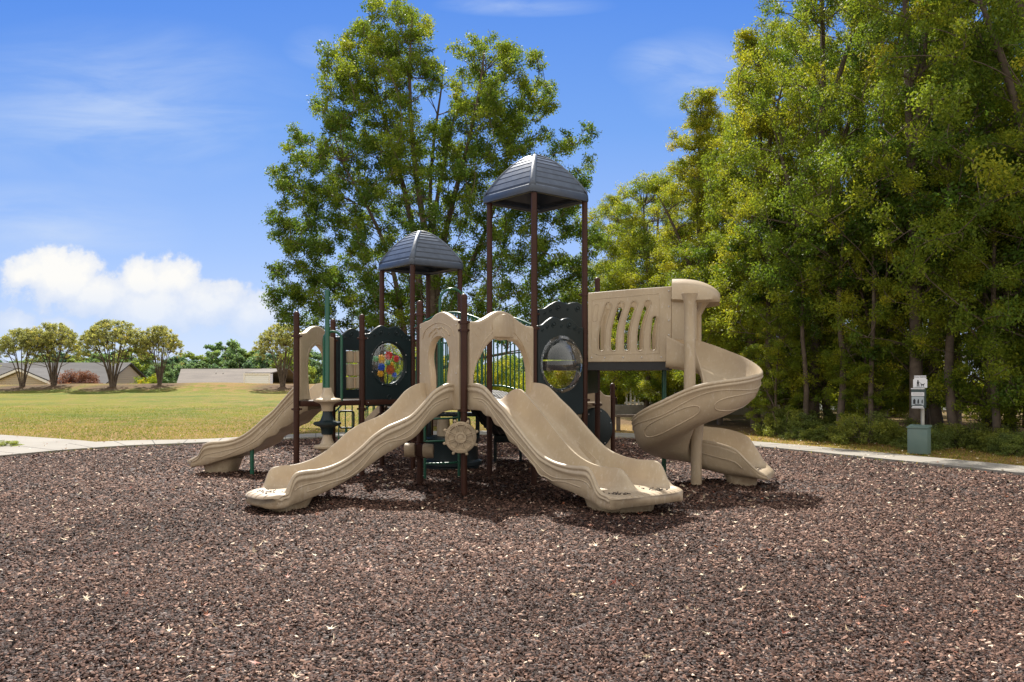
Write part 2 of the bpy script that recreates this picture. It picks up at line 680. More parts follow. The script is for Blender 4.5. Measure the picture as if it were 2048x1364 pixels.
ins = in_poly(Xm, Ym, MULCH)
dd = poly_dist(Xm, Ym, MULCH)
Zmm = Zm(Xm, Ym) * np.clip(dd / .5, 0, 1) - .02
i = np.arange(len(xs2) - 1)[None, :] + np.arange(len(ys2) - 1)[:, None] * len(xs2)
Fq = np.stack([i, i + 1, i + 1 + len(xs2), i + len(xs2)], -1).reshape(-1, 4)
nearok = (ins | (dd < .22)).reshape(-1)
Fq = Fq[nearok[Fq].all(1)]
me = raw_mesh('mulch_bed', np.stack([Xm, Ym, Zmm], -1).reshape(-1, 3), Fq, 4)
tag(link('mulch_bed', me, mm, ang=80), kind='structure')

# chips: small bent wedges of bark, densest where they show largest
chip = bpy.data.materials.new('bark_chip')
chip.use_nodes = True
t = NT(chip.node_tree)
b = t.N['Principled BSDF']
at = t.n('ShaderNodeAttribute', attribute_name='tint')
t.put(b.inputs['Base Color'], t.ramp(at.outputs['Fac'], [(0, (.008, .0045, .0035)), (.28, (.036, .019, .014)), (.55, (.108, .058, .043)), (.80, (.23, .133, .098)), (.95, (.42, .285, .215)), (1, (.74, .59, .46))]))
b.inputs['Roughness'].default_value = .75
b.inputs['Specular IOR Level'].default_value = .16


def chips(n, y0, y1, sz):
    y = np.sqrt(rng.uniform(y0 ** 2, y1 ** 2, n * 2))
    x = rng.uniform(-.74, .74, n * 2) * (y + .8)
    ok = in_poly(x, y, MULCH)
    x, y = x[ok][:n], y[ok][:n]
    n = len(x)
    return x, y, sz * rng.uniform(.55, 1.5, n)


parts = [chips(95000, 3.4, 6.5, .023), chips(115000, 6.5, 10.5, .029), chips(95000, 10.5, 16, .038), chips(50000, 16, 22.8, .050)]
x = np.concatenate([p[0] for p in parts])
y = np.concatenate([p[1] for p in parts])
L = np.concatenate([p[2] for p in parts])
n = len(x)
dd = poly_dist(x, y, MULCH)
zz = Zm(x, y) * np.clip(dd / .5, 0, 1) - .014 + rng.uniform(-.004, .012, n)
# a few clumps and scuffed hollows
Wd = L * rng.uniform(.28, .62, n)
Hh = L * rng.uniform(.10, .30, n)
base = np.array([[-.5, -.35, 0], [.5, -.5, 0], [.45, .5, 0], [-.5, .4, 0], [-.32, .02, 1], [.34, -.04, .8]])
P_ = np.stack([base[None, :, 0] * L[:, None], base[None, :, 1] * Wd[:, None], base[None, :, 2] * Hh[:, None]], -1)
P_ += rng.normal(0, .10, P_.shape) * Wd[:, None, None]
ax = rng.normal(0, .38, n)
ay = rng.normal(0, .34, n)
az_ = rng.uniform(0, 2 * PI, n)


def rot_apply(P_, ax, ay, az_):
    c, s = np.cos(ax)[:, None], np.sin(ax)[:, None]
    X_, Y_, Z_ = P_[..., 0], P_[..., 1], P_[..., 2]
    Y_, Z_ = Y_ * c - Z_ * s, Y_ * s + Z_ * c
    c, s = np.cos(ay)[:, None], np.sin(ay)[:, None]
    X_, Z_ = X_ * c + Z_ * s, -X_ * s + Z_ * c
    c, s = np.cos(az_)[:, None], np.sin(az_)[:, None]
    X_, Y_ = X_ * c - Y_ * s, X_ * s + Y_ * c
    return np.stack([X_, Y_, Z_], -1)


P_ = rot_apply(P_, ax, ay, az_)
P_ += np.stack([x, y, zz], -1)[:, None, :]
tri = np.array([[0, 1, 5, 4], [2, 3, 4, 5], [1, 2, 5, 5], [3, 0, 4, 4]])
Fq = np.array([[0, 1, 5], [0, 5, 4], [2, 3, 4], [2, 4, 5], [1, 2, 5], [3, 0, 4]])
F = (Fq[None] + (np.arange(n) * 6)[:, None, None]).reshape(-1, 3)
me = raw_mesh('bark_chips', P_.reshape(-1, 3), F, 3)
big_ = np.sin(x * .9 + 1.9 * np.sin(y * .5)) * np.sin(y * .7 + 1.3 * np.sin(x * .4)) + .6 * np.sin(x * 2.3 + 2 * np.sin(y * 1.9)) * np.sin(y * 2.7)
tn = np.clip(rng.beta(1.9, 2.3, n) * .98 + .07 * big_ - .02, 0, 1)
hi = rng.random(n)
tn = np.where(hi > .975, rng.uniform(.88, 1, n), tn)
face_attr(me, 'tint', np.repeat(tn, 6))
o = link('bark_chips', me, chip, smooth=False)
tag(o, 'dark reddish brown bark mulch chips covering the play area', 'mulch', kind='stuff')

# ---- concrete path
pm = bpy.data.materials.new('concrete')
pm.use_nodes = True
t = NT(pm.node_tree)
b = t.N['Principled BSDF']
g = t.n('ShaderNodeNewGeometry').outputs['Position']
n1 = t.noise(g, .8, 6, .6)
n2 = t.noise(g, 30, 5, .7)
c = t.mix(t.ramp(n1, [(.35, 0), (.65, 1)]), (.285, .262, .225, 1), (.225, .205, .175, 1))
c = t.mix(t.ramp(n2, [(.3, .5), (.55, 0)]), c, (.25, .22, .18, 1))
t.put(b.inputs['Base Color'], c)
b.inputs['Roughness'].default_value = .9
INNER = [(-14.5, 4), (-13.6, 9), (-11.35, 12.9), (-10.25, 15.95), (-9.55, 17.65), (-8.65, 18.85), (-7.6, 19.55), (-6.2, 20.55), (-4.9, 21.65), (-2.4, 22.45), (0, 22.45), (2.85, 21.65), (4.45, 20.12), (5.65, 18.4), (6.95, 15.9), (8.25, 13.2), (9.35, 9.5), (9.65, 5), (9.4, -4)]
OUTER = [(-16.4, 4), (-15.4, 10), (-13.2, 14.2), (-12.0, 17.0), (-10.9, 18.75), (-9.5, 20.2), (-7.9, 20.65), (-6.6, 21.9), (-5.2, 23.0), (-2.4, 23.9), (0, 23.9), (3.2, 23.0), (5.1, 21.0), (6.55, 18.9), (7.9, 16.3), (9.25, 13.5), (10.6, 9.6), (10.9, 5), (10.7, -4)]
ci, co = catmull(INNER, 8), catmull(OUTER, 8)
mb = MB()
rings = []
for a, c_ in zip(ci, co):
    za, zc = 0.006, float(Zg(c_[0], c_[1])) + .022
    rings.append([(a[0], a[1], -.2), (a[0], a[1], .03), (c_[0], c_[1], zc + .01), (c_[0], c_[1], -.2)])
mb.loft(rings)
pth = tag(mb.build('path', pm, ang=30), kind='structure')
jm = mat('joint_grime', (.09, .08, .068), .9)
for k in range(3, len(ci) - 2, 4):
    a, c_ = Vector(ci[k]), Vector(co[k])
    d_ = (c_ - a)
    mb = MB()
    za, zc = .032, float(Zg(c_.x, c_.y)) + .034
    px_ = Vector((-d_.y, d_.x)).normalized() * .012
    mb.loft([[(a.x - px_.x, a.y - px_.y, za - .02), (a.x + px_.x, a.y + px_.y, za - .02), (a.x + px_.x, a.y + px_.y, za), (a.x - px_.x, a.y - px_.y, za)],
             [(c_.x - px_.x, c_.y - px_.y, zc - .02), (c_.x + px_.x, c_.y + px_.y, zc - .02), (c_.x + px_.x, c_.y + px_.y, zc), (c_.x - px_.x, c_.y - px_.y, zc)]])
    mb.build('joint', jm, pth, ang=20)
mb = MB()
br1 = [(-10.0, 19.85), (-11.0, 20.6), (-13.9, 22.4), (-20, 26), (-30, 31)]
br2 = [(-11.45, 18.0), (-12.6, 19.0), (-14.4, 20.2), (-20.6, 23.8), (-31, 28.5)]
ca_, cb_ = catmull(br1, 8), catmull(br2, 8)
mb.loft([[(a[0], a[1], -.2), (a[0], a[1], float(Zg(*a)) + .026), (c_[0], c_[1], float(Zg(*c_)) + .026), (c_[0], c_[1], -.2)] for a, c_ in zip(ca_, cb_)])
tag(mb.build('side_path', pm, ang=30), kind='structure')

# ---- short dry grass blades near the camera side of the lawn
gm = bpy.data.materials.new('grass_blade')
gm.use_nodes = True
t = NT(gm.node_tree)
b = t.N['Principled BSDF']
at = t.n('ShaderNodeAttribute', attribute_name='tint')
t.put(b.inputs['Base Color'], t.ramp(at.outputs['Fac'], [(0, (.11, .16, .012)), (.45, (.24, .26, .018)), (.75, (.42, .31, .06)), (1, (.52, .34, .12))]))
b.inputs['Roughness'].default_value = .7
tl = t.n('ShaderNodeBsdfTranslucent')
t.L.new(b.inputs['Base Color'].links[0].from_socket, tl.inputs[0])
mx = t.n('ShaderNodeMixShader')
mx.inputs[0].default_value = .5
t.L.new(b.outputs[0], mx.inputs[1])
t.L.new(tl.outputs[0], mx.inputs[2])
t.L.new(mx.outputs[0], t.N['Material Output'].inputs[0])
PATHS = [ci + co[::-1], ca_ + cb_[::-1]]


def blades(n, xr, yr, dry):
    y = np.sqrt(rng.uniform(yr[0] ** 2, yr[1] ** 2, n))
    x = rng.uniform(xr[0], xr[1], n) * y
    ok = ~in_poly(x, y, MULCH) & (rng.random(n) < np.clip((yr[1] - y) / (yr[1] - 22), 0, 1) ** .7)
    for p in PATHS:
        ok &= ~in_poly(x, y, p)
    return x[ok], y[ok], np.full(ok.sum(), dry)


bl = [blades(90000, (-.66, -.02), (17, 42), .30), blades(16000, (.0, .66), (13, 25), .72), blades(8000, (.28, .66), (13.5, 22), .45)]
x = np.concatenate([p[0] for p in bl])
y = np.concatenate([p[1] for p in bl])
dry = np.concatenate([p[2] for p in bl])
n = len(x)
h = rng.uniform(.02, .05, n)
wd = rng.uniform(.006, .014, n)
a = rng.uniform(0, 2 * PI, n)
z = Zg(x, y)
lean = rng.normal(0, .035, (n, 2))
V = np.empty((n, 3, 3))
V[:, 0] = np.stack([x - np.cos(a) * wd, y - np.sin(a) * wd, z - .01], -1)
V[:, 1] = np.stack([x + np.cos(a) * wd, y + np.sin(a) * wd, z - .01], -1)
V[:, 2] = np.stack([x + lean[:, 0], y + lean[:, 1], z + h], -1)
me = raw_mesh('lawn_grass', V.reshape(-1, 3), np.arange(n * 3).reshape(-1, 3), 3)
pn = .5 + .5 * np.sin(x * 1.1 + 1.7 * np.sin(y * .6)) * np.sin(y * .9 + x * .3)
face_attr(me, 'tint', np.clip(dry + (pn - .5) * .5 + rng.normal(0, .2, n), 0, 1))
tag(link('lawn_grass', me, gm, smooth=False), 'short yellow green and straw coloured lawn grass beside the path', 'grass', kind='stuff')

# ---- fallen leaves
lm = bpy.data.materials.new('fallen_leaf')
lm.use_nodes = True
t = NT(lm.node_tree)
b = t.N['Principled BSDF']
at = t.n('ShaderNodeAttribute', attribute_name='tint')
t.put(b.inputs['Base Color'], t.ramp(at.outputs['Fac'], [(0, (.70, .60, .43)), (.45, (.50, .37, .22)), (.6, (.36, .13, .05)), (1, (.24, .055, .03))]))
b.inputs['Roughness'].default_value = .6


def litter(n, xr, yr, s0, s1, poly=None, inside=True, zoff=.035):
    y = np.sqrt(rng.uniform(yr[0] ** 2, yr[1] ** 2, n))
    x = rng.uniform(xr[0], xr[1], n) * y
    if poly is not None:
        ok = in_poly(x, y, poly) == inside
        x, y = x[ok], y[ok]
    keep = rng.random(len(x)) < .35 + .65 * (np.sin(x * 1.9 + 2 * np.sin(y * 1.1)) * np.sin(y * 1.5) > .1)
    x, y = x[keep], y[keep]
    n = len(x)
    s = rng.uniform(s0, s1, n)
    lob = np.array([1.0, .28, .85, .25, .9, .22, .62, .22, .9, .25, .85, .28])     # a pointed, lobed leaf
    ang = np.linspace(0, 2 * PI, 13)[:-1] + PI / 2
    P_ = np.zeros((n, 13, 3))
    lo = lob[None] * rng.uniform(.45, 1.2, (n, 12))
    P_[:, 1:, 0] = lo * np.cos(ang)[None] * .42
    P_[:, 1:, 1] = lo * np.sin(ang)[None] * .55
    P_[:, 1:, 2] = .38 * lo ** 2 * rng.uniform(-.3, 1.2, (n, 1)) + rng.normal(0, .03, (n, 12))
    P_ *= s[:, None, None]
    P_ = rot_apply(P_, rng.normal(0, .3, n), rng.normal(0, .3, n), rng.uniform(0, 2 * PI, n))
    zb = np.where(in_poly(x, y, MULCH), Zm(x, y), Zg(x, y)) + zoff
    P_ += np.stack([x, y, zb], -1)[:, None]
    f = np.array([[0, k, k % 12 + 1] for k in range(1, 13)])
    F = (f[None] + (np.arange(n) * 13)[:, None, None]).reshape(-1, 3)
    return P_.reshape(-1, 3), F, n


Vs, Fs, Ts, off = [], [], [], 0
for args in ((150, (-.70, .70), (3.6, 8.5), .07, .115), (330, (-.70, .70), (3.6, 9.5), .05, .095), (1000, (-.70, .70), (9.5, 21.5), .06, .11), (520, (.1, .68), (9, 21), .05, .10), (700, (.0, .68), (13, 26), .05, .09), (200, (-.66, .0), (20, 30), .05, .09)):
    v, f, k = litter(*args)
    Vs.append(v)
    Fs.append(f + off)
    off += len(v)
    Ts.append(np.where(rng.random(k) < .66, rng.uniform(0, .45, k), rng.uniform(.55, 1, k)))
me = raw_mesh('fallen_leaves', np.concatenate(Vs), np.concatenate(Fs), 3)
face_attr(me, 'tint', np.repeat(np.concatenate(Ts), 12))
tag(link('fallen_leaves', me, lm, smooth=False), 'scattered cream and rust coloured star shaped fallen leaves', 'fallen leaves', kind='stuff')

# ================================================================= THE PLAY STRUCTURE
O_ = (-.647, 11.12)
S2 = (-1.335, 11.94)
N_ = (.32, 12.0)
L_ = (-.349, 12.8)
R_ = (1.117, 12.67)
F_ = (.37, 13.44)
Q_ = (1.46, 14.1)
G_ = (1.78, 14.6)
Tn, Tl, Tr, Tf = (-1.694, 14.05), (-2.337, 14.82), (-.928, 14.69), (-1.571, 15.46)
A_, B_, C_ = (-3.30, 12.63), (-2.42, 13.3), (-3.06, 14.1)
DZ, HZ = 1.21, 1.83
PLAY = empty('play_structure', (-.6, 12.9, 0))
tag(PLAY, 'tan and dark green playground structure with slides and two peaked roofs on brown mulch', 'play structure')


def V2(a):
    return Vector((a[0], a[1]))


def unit(a, b):
    return (V2(b) - V2(a)).normalized()


def post(xy, top, clamps=(), cap=True, name='post', r=.0445):
    mb = MB()
    x, y = xy
    n = 60
    rings = []
    for z in (-.25, top - .03):
        rings.append([(x + (r - .0022 * (k % 5 == 0) - .0008 * (k % 5 in (1, 4))) * math.cos(2 * PI * k / n),
                       y + (r - .0022 * (k % 5 == 0) - .0008 * (k % 5 in (1, 4))) * math.sin(2 * PI * k / n), z) for k in range(n)])
    mb.loft(rings)
    o = mb.build(name, M['brown'], PLAY, ang=60)
    if cap:
        mc = MB()
        mc.lathe(x, y, [(r + .003, top - .045), (r + .0035, top - .02), (r * .86, top), (r * .5, top + .016), (.001, top + .021)], 24)
        mc.build('cap', M['brown'], o)
    for z in clamps:
        mc = MB()
        mc.lathe(x, y, [(r, z - .022), (r + .009, z - .02), (r + .009, z + .02), (r, z + .022)], 24)
        for a in (0.2, PI - .3):
            mc.box(x + math.cos(a) * (r + .02), y + math.sin(a) * (r + .02), z, .04, .02, .03, rz=a, bev=.004)
            mc.lathe(x + math.cos(a) * (r + .028), y + math.sin(a) * (r + .028) - .014, [(.008, z - .004), (.008, z + .006)], 8)
        mc.build('clamp', M['brown'], o)
    return o


p_ = [post(A_, 2.56, (2.2, 1.08)), post(B_, 2.57, (2.2, 1.06)), post(C_, 2.55, (2.2, 1.08)),
      post(S2, 2.66, (2.48, 2.28, .62)), post(O_, 2.675, (2.31, 2.2, 1.12)), post(Q_, 3.26, (1.86, 1.1)), post(G_, 1.45, (1.2,)),
      post(N_, 4.3, (2.28, 1.14), False), post(L_, 4.3, (2.4, 1.15), False), post(R_, 4.3, (2.84, 2.28, 1.9, 1.78, 1.22), False), post(F_, 4.3, (2.6, 1.7), False),
      post(Tn, 3.52, (2.2, 1.14), False), post(Tl, 3.52, (2.2,), False), post(Tr, 3.52, (2.4,), False), post(Tf, 3.52, (2.4,), False)]


# ---- roofs
def roof(cx, cy, side, zb, fas, hgt, xd):
    xd = Vector((xd[0], xd[1], 0)).normalized()
    yd = Vector((-xd.y, xd.x, 0))
    h = side / 2
    rt = empty('roof', (0, 0, 0))
    rt.parent = PLAY
    rt.location = Vector((cx, cy, zb)) - wpos(PLAY)

    def Wp(x, y, z):
        return Vector((cx, cy, 0)) + xd * x + yd * y + Vector((0, 0, z))

    def prof(f):                     # f: 1 at the eave, 0 at the top
        return zb + fas + hgt * (1 - f ** 1.75)
    mb = MB()
    # lapped courses on each of the four faces
    nc = 9
    for q in range(4):
        rot = Matrix.Rotation(q * PI / 2, 4, 'Z')

        def W4(x, y, z):
            v = rot @ Vector((x, y, 0))
            return Wp(v.x, v.y, z)
        rows = []
        for c in range(nc):
            f0 = .985 - c * .955 / nc
            f1 = f0 - .955 / nc
            rows += [(f0, prof(f0) - .012), (f0 - .002, prof(f0) + .026), (f1 + .020, prof(f1) + .006), (f1 + .014, prof(f1) - .016)]
        pr = [[W4(-f * h, -f * h, z), W4(-f * h * .5, -f * h * 1.0 - .006, z), W4(0, -f * h - .008, z), W4(f * h * .5, -f * h - .006, z), W4(f * h, -f * h, z)] for f, z in rows]
        for a, b in zip(pr, pr[1:]):
            va = [mb.bm.verts.new(p) for p in a]
            vb = [mb.bm.verts.new(p) for p in b]
            for k in range(4):
                mb.bm.faces.new((va[k], va[k + 1], vb[k + 1], vb[k]))
    bmesh.ops.remove_doubles(mb.bm, verts=mb.bm.verts, dist=.0005)
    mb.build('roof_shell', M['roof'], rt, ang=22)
    # fascia band with a rolled foot and an inner lip
    mb = MB()
    rings = []
    for off, z in [(-.012, fas + .012), (.012, fas), (.022, fas - .02), (.026, .03), (.022, .006), (.008, 0), (-.03, .002), (-.045, .02), (-.045, .05), (-.01, fas - .04)]:
        e = h + off
        ring = []
        for q in range(4):
            a0 = q * PI / 2 - 3 * PI / 4
            for da in (-.42, -.14, .14, .42):
                a = a0 + da * 1.7
                cr = .07
                cxl, cyl = (e - cr) * (1 if math.cos(a0) > 0 else -1), (e - cr) * (1 if math.sin(a0) > 0 else -1)
                ring.append(Wp(cxl + cr * math.cos(a), cyl + cr * math.sin(a), zb + z))
        rings.append(ring)
    rings.append(rings[0])
    mb.loft(rings, cap=False)
    bmesh.ops.remove_doubles(mb.bm, verts=mb.bm.verts, dist=.0005)
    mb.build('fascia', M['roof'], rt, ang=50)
    # dark ceiling inside
    mb = MB()
    rr = []
    for f in (.97, .8, .6, .4, .2, .05):
        z = prof(f) - .03
        rr.append([Wp(-f * h, -f * h, z), Wp(f * h, -f * h, z), Wp(f * h, f * h, z), Wp(-f * h, f * h, z)])
    mb.loft(rr, cap=False)
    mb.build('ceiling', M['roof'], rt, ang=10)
    # the four hip ridges
    for q in range(4):
        a = q * PI / 2 + PI / 4
        dx, dy = math.cos(a), math.sin(a)
        px, py = -dy, dx
        mb = MB()
        rings = []
        for k in range(15):
            f = 1.0 - k / 14 * 1.0
            rad = max(f * h * math.sqrt(2), .0) - .008
            z = prof(f)
            wd = .05 - .012 * (1 - f)
            ring = []
            for s_, u_ in ((-1, -.015), (-.8, .018), (-.35, .03), (.35, .03), (.8, .018), (1, -.015)):
                ring.append(Wp(dx * rad + px * wd * s_, dy * rad + py * wd * s_, z + u_))
            rings.append(ring)
        mb.loft(rings)
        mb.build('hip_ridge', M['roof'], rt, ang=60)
    return rt


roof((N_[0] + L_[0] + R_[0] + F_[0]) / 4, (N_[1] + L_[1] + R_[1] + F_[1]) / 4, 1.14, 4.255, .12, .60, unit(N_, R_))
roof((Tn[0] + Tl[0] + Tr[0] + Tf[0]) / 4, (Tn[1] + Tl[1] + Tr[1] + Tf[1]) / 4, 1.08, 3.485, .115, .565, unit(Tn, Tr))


# ---- decks
def deck(pts, z, th=.085, name='deck', m=None):
    mb = MB()
    c = sum((V2(p) for p in pts), Vector((0, 0))) / len(pts)
    pp = [V2(p) + (V2(p) - c).normalized() * .0 for p in pts]
    mb.loft([[(p.x, p.y, z - th) for p in pp], [(p.x, p.y, z - .006) for p in pp],
             [(*(c + (p - c) * .992), z) for p in pp]])
    return mb.build(name, m or M['deck'], PLAY, ang=20)


def edge_lip(a, b, z, th=.085, name='deck_edge', off=.0):
    a, b = V2(a), V2(b)
    d = (b - a).normalized()
    n = Vector((d.y, -d.x)) * off
    mb = MB()
    c = (a + b) / 2 + n
    mb.box(c.x, c.y, z - th / 2 - .004, (b - a).length - .1, .03, th, rz=math.atan2(d.y, d.x), bev=.006)
    return mb.build(name, M['brown'], PLAY)


deck([A_, B_, C_], DZ)
deck([B_, Tn, Tl, C_], DZ - .001)
deck([Tn, Tr, Tf, Tl], DZ)
deck([S2, O_, N_, L_], DZ - .001)
deck([N_, R_, F_, L_], DZ)
edge_lip(A_, B_, DZ, off=.02)
edge_lip(B_, Tn, DZ, off=.02)
# high deck leading to the spiral slide
e_ = Vector((.972, -.235))
nrm = Vector((.235, .972))
Rv = V2(R_)
P2 = Rv + e_ * 1.27
P3 = P2 + nrm * 1.0
deck([R_, tuple(P2), tuple(P3), Q_, F_], HZ, .15, 'high_deck', M['black'])


# ---- panels
def frame_fn(org, xd, z0=0):
    xd = Vector((xd[0], xd[1], 0)).normalized()
    nd = xd.cross(Vector((0, 0, 1)))
    return lambda u, v, n=0.0: Vector((org[0], org[1], z0)) + xd * u + Vector((0, 0, v)) + nd * n


class Bolts:
    def __init__(s):
        s.items = []

    def build(s, name, m, parent=None, **k):
        for q, r in s.items:
            b_ = MB()
            b_.sphere(q, r, 8)
            b_.build('bolt', m, parent)


def bolt(mb, P, u, v, n, nd=None, r=.009):
    mb.items.append((P(u, v, n), r))


def panel(name, org, xd, outline, holes, m, depth=.04, bev=.012, parent=None, ang=40):
    me = panel_mesh(outline, holes, depth, bev, (org[0], org[1], 0), xd)
    return link(name, me, m, parent or PLAY, ang=ang)


def span(a, b, inset=.055):
    a, b = V2(a), V2(b)
    d = (b - a).normalized()
    return a + d * inset, d, (b - a).length - 2 * inset


def relief(mb, P, pts, n, r=.006, closed=False, seg=6):
    mb.tube([P(u, v, n) for u, v in pts], r, seg, closed=closed)


# slide arch 1 (between S2 and O)
o0, d0, W = span(S2, O_)
out1 = [(0, 1.12), (W, 1.12), (W, 2.34)] + catmull([(W * .98, 2.345), (W * .88, 2.36), (W * .78, 2.41), (W * .6, 2.475), (W * .42, 2.45), (W * .28, 2.385), (W * .14, 2.36), (W * .02, 2.34)], 5) + [(0, 2.33)]
cxm = W * .52
hole = catmull([(cxm + .19, 1.2), (cxm + .19, 1.48), (cxm + .20, 1.62), (cxm + .235, 1.78), (cxm + .235, 1.92), (cxm + .16, 2.07), (cxm, 2.13), (cxm - .16, 2.07), (cxm - .235, 1.92), (cxm - .235, 1.78), (cxm - .20, 1.62), (cxm - .19, 1.48), (cxm - .19, 1.2)], 5)
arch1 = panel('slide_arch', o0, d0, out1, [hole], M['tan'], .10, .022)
P = frame_fn(o0, d0)
mb = MB()
relief(mb, P, catmull([(W * .1, 2.12), (W * .2, 2.25), (W * .5, 2.33), (W * .8, 2.25), (W * .9, 2.12)], 6), .052, .007)
for sx in (-1, 1):       # leaf sprig relief
    relief(mb, P, catmull([(cxm, 2.24), (cxm + sx * .07, 2.26), (cxm + sx * .13, 2.22)], 5), .052, .010)
    relief(mb, P, catmull([(cxm + sx * .15, 2.22), (cxm + sx * .21, 2.19), (cxm + sx * .25, 2.14)], 5), .052, .012)
    relief(mb, P, catmull([(cxm + sx * .05, 2.20), (cxm + sx * .12, 2.17), (cxm + sx * .17, 2.12)], 5), .052, .008)
mb.sphere(P(cxm, 2.25, .05), .02, 10)
relief(mb, P, [(x * 1.07 - cxm * .07, 1.84 + (y - 1.84) * 1.06) for x, y in hole[3:-3]], .052, .005)
mb.build('relief', M['tan'], arch1)
mb = Bolts()
for u_, v_ in ((.05, 2.28), (W - .05, 2.28), (.05, 1.62), (W - .05, 1.62)):
    bolt(mb, P, u_, v_, .054)
mb.build('bolts', M['steel'], arch1)

# slide arch 2, the broad one (between O and N)
o0, d0, W = span(O_, N_)
W2 = W
out2 = [(0, 1.12), (W, 1.12), (W, 2.28)] + catmull([(W * .985, 2.30), (W * .87, 2.31), (W * .76, 2.36), (W * .62, 2.46), (W * .5, 2.49), (W * .38, 2.47), (W * .25, 2.39), (W * .13, 2.33), (W * .015, 2.32)], 5) + [(0, 2.31)]
hole2 = catmull([(W * .94, 1.2), (W * .94, 1.5), (W * .925, 1.72), (W * .86, 1.93), (W * .74, 2.06), (W * .68, 2.075), (W * .6, 2.10), (W * .5, 2.085), (W * .44, 2.10), (W * .36, 2.09), (W * .25, 1.99), (W * .14, 1.81), (W * .075, 1.65), (W * .06, 1.48), (W * .06, 1.2)], 5)
arch2 = panel('slide_arch', o0, d0, out2, [hole2], M['tan'], .13, .03)
P = frame_fn(o0, d0)
mb = MB()
relief(mb, P, catmull([(W * .04, 1.6), (W * .1, 1.83), (W * .2, 2.05), (W * .34, 2.22), (W * .42, 2.40), (W * .5, 2.44), (W * .58, 2.40), (W * .66, 2.22), (W * .8, 2.05), (W * .9, 1.83), (W * .96, 1.6)], 6), .065, .009)
for a, b in ((.40, .52), (.54, .66)):     # two rounded pads under the crown
    relief(mb, P, catmull([(W * a, 2.38), (W * (a - .01), 2.25), (W * a, 2.15), (W * (a + b) / 2, 2.14), (W * b, 2.15), (W * (b + .01), 2.25), (W * b, 2.38)], 5), .066, .006)
relief(mb, P, catmull([(W * .10, 2.24), (W * .16, 2.2), (W * .12, 2.12), (W * .06, 2.18)], 5, True), .064, .004, True)
relief(mb, P, catmull([(W * .9, 2.2), (W * .95, 2.14), (W * .9, 2.08), (W * .86, 2.14)], 5, True), .064, .004, True)
mb.build('relief', M['tan'], arch2)
# ribbed hood swelling out at the crown
mb = MB()
rings = []
for k in range(13):
    f = k / 12
    u = W * (.33 + .34 * f)
    bul = .05 * math.sin(PI * f) + .062
    zt = 2.36 + .10 * math.sin(PI * f)
    zb_ = 2.13 - .0 * math.sin(PI * f)
    rings.append([P(u, zb_, .05), P(u, zb_, bul), P(u, (zb_ + zt) / 2, bul + .016), P(u, zt - .02, bul), P(u, zt, .05)])
mb.loft(rings)
mb.build('hood', M['tan'], arch2, ang=60)

# slide arch 3 (between A and C)
o0, d0, W = span(A_, C_, .05)
out3 = [(0, 1.21), (W * .24, 1.21)] + catmull([(W * .24, 1.22), (W * .235, 1.5), (W * .22, 1.75), (W * .28, 1.97), (W * .5, 2.09), (W * .72, 1.97), (W * .78, 1.75), (W * .765, 1.5), (W * .76, 1.22)], 6) + \
    [(W * .76, 1.21), (W, 1.21), (W, 2.24)] + catmull([(W * .98, 2.25), (W * .84, 2.27), (W * .68, 2.36), (W * .5, 2.40), (W * .32, 2.36), (W * .16, 2.27), (W * .02, 2.25)], 5) + [(0, 2.24)]
arch3 = panel('slide_arch', o0, d0, out3, [], M['tan'], .09, .022)
P = frame_fn(o0, d0)
mb = MB()
relief(mb, P, catmull([(W * .19, 1.3), (W * .19, 1.6), (W * .16, 1.8), (W * .25, 2.03), (W * .5, 2.15), (W * .75, 2.03), (W * .84, 1.8), (W * .81, 1.6), (W * .81, 1.3)], 6), .046, .006)
mb.build('relief', M['tan'], arch3)


def hump_outline(W, zb, zs, zp, dip=.035):
    """double-humped top edge"""
    return [(.03, zb), (W - .03, zb), (W, zb + .04), (W, zs)] + catmull(
        [(W * .99, zs + .005), (W * .9, zs + .02), (W * .8, zs + (zp - zs) * .6), (W * .68, zp), (W * .57, zp - .012), (W * .5, zp - dip),
         (W * .43, zp - .012), (W * .32, zp), (W * .2, zs + (zp - zs) * .6), (W * .1, zs + .02), (W * .01, zs + .005)], 5) + [(0, zs), (0, zb + .04)]


def studs(mb, P, W, zs, zp, n):
    for u_, v_, r_ in ((.1, zs - .06, .022), (.2, zs - .01, .028), (.33, zp - .11, .045), (.5, zp - .13, .02), (.67, zp - .11, .045), (.8, zs - .01, .028), (.9, zs - .06, .022)):
        mb.tube([P(W * u_ + r_ * math.cos(a), v_ + r_ * math.sin(a), n) for a in np.linspace(0, 2 * PI, 17)[:-1]], .007, 6, closed=True)
        mb.sphere(P(W * u_, v_, n - .002), r_ * .55, 10)


# gear window panel (B to T1 near post)
o0, d0, W = span(B_, Tn, .05)
gc = (W * .5, 1.80)
gp = panel('gear_panel', o0, d0, hump_outline(W, 1.10, 2.27, 2.42), [circle2(gc[0], gc[1], .335, 40)], M['dgreen'], .06, .018)
P = frame_fn(o0, d0)
mb = MB()
studs(mb, P, W, 2.27, 2.42, .031)
mb.tube([P(W * .5 + .04 * math.cos(a), 1.24 + .04 * math.sin(a), .031) for a in np.linspace(0, 2 * PI, 17)[:-1]], .008, 6, closed=True)
mb.tube([P(gc[0] + .37 * math.cos(a), gc[1] + .37 * math.sin(a), .03) for a in np.linspace(0, 2 * PI, 49)[:-1]], .012, 8, closed=True)
mb.build('relief', M['dgreen'], gp)
mb = Bolts()
for k in range(8):
    a = 2 * PI * (k + .5) / 8
    bolt(mb, P, gc[0] + .375 * math.cos(a), gc[1] + .375 * math.sin(a), .042, r=.010)
for u_, v_ in ((.05, 1.16), (W - .05, 1.16), (.04, 2.2), (W - .04, 2.2)):
    bolt(mb, P, u_, v_, .034)
mb.build('bolts', M['steel'], gp)
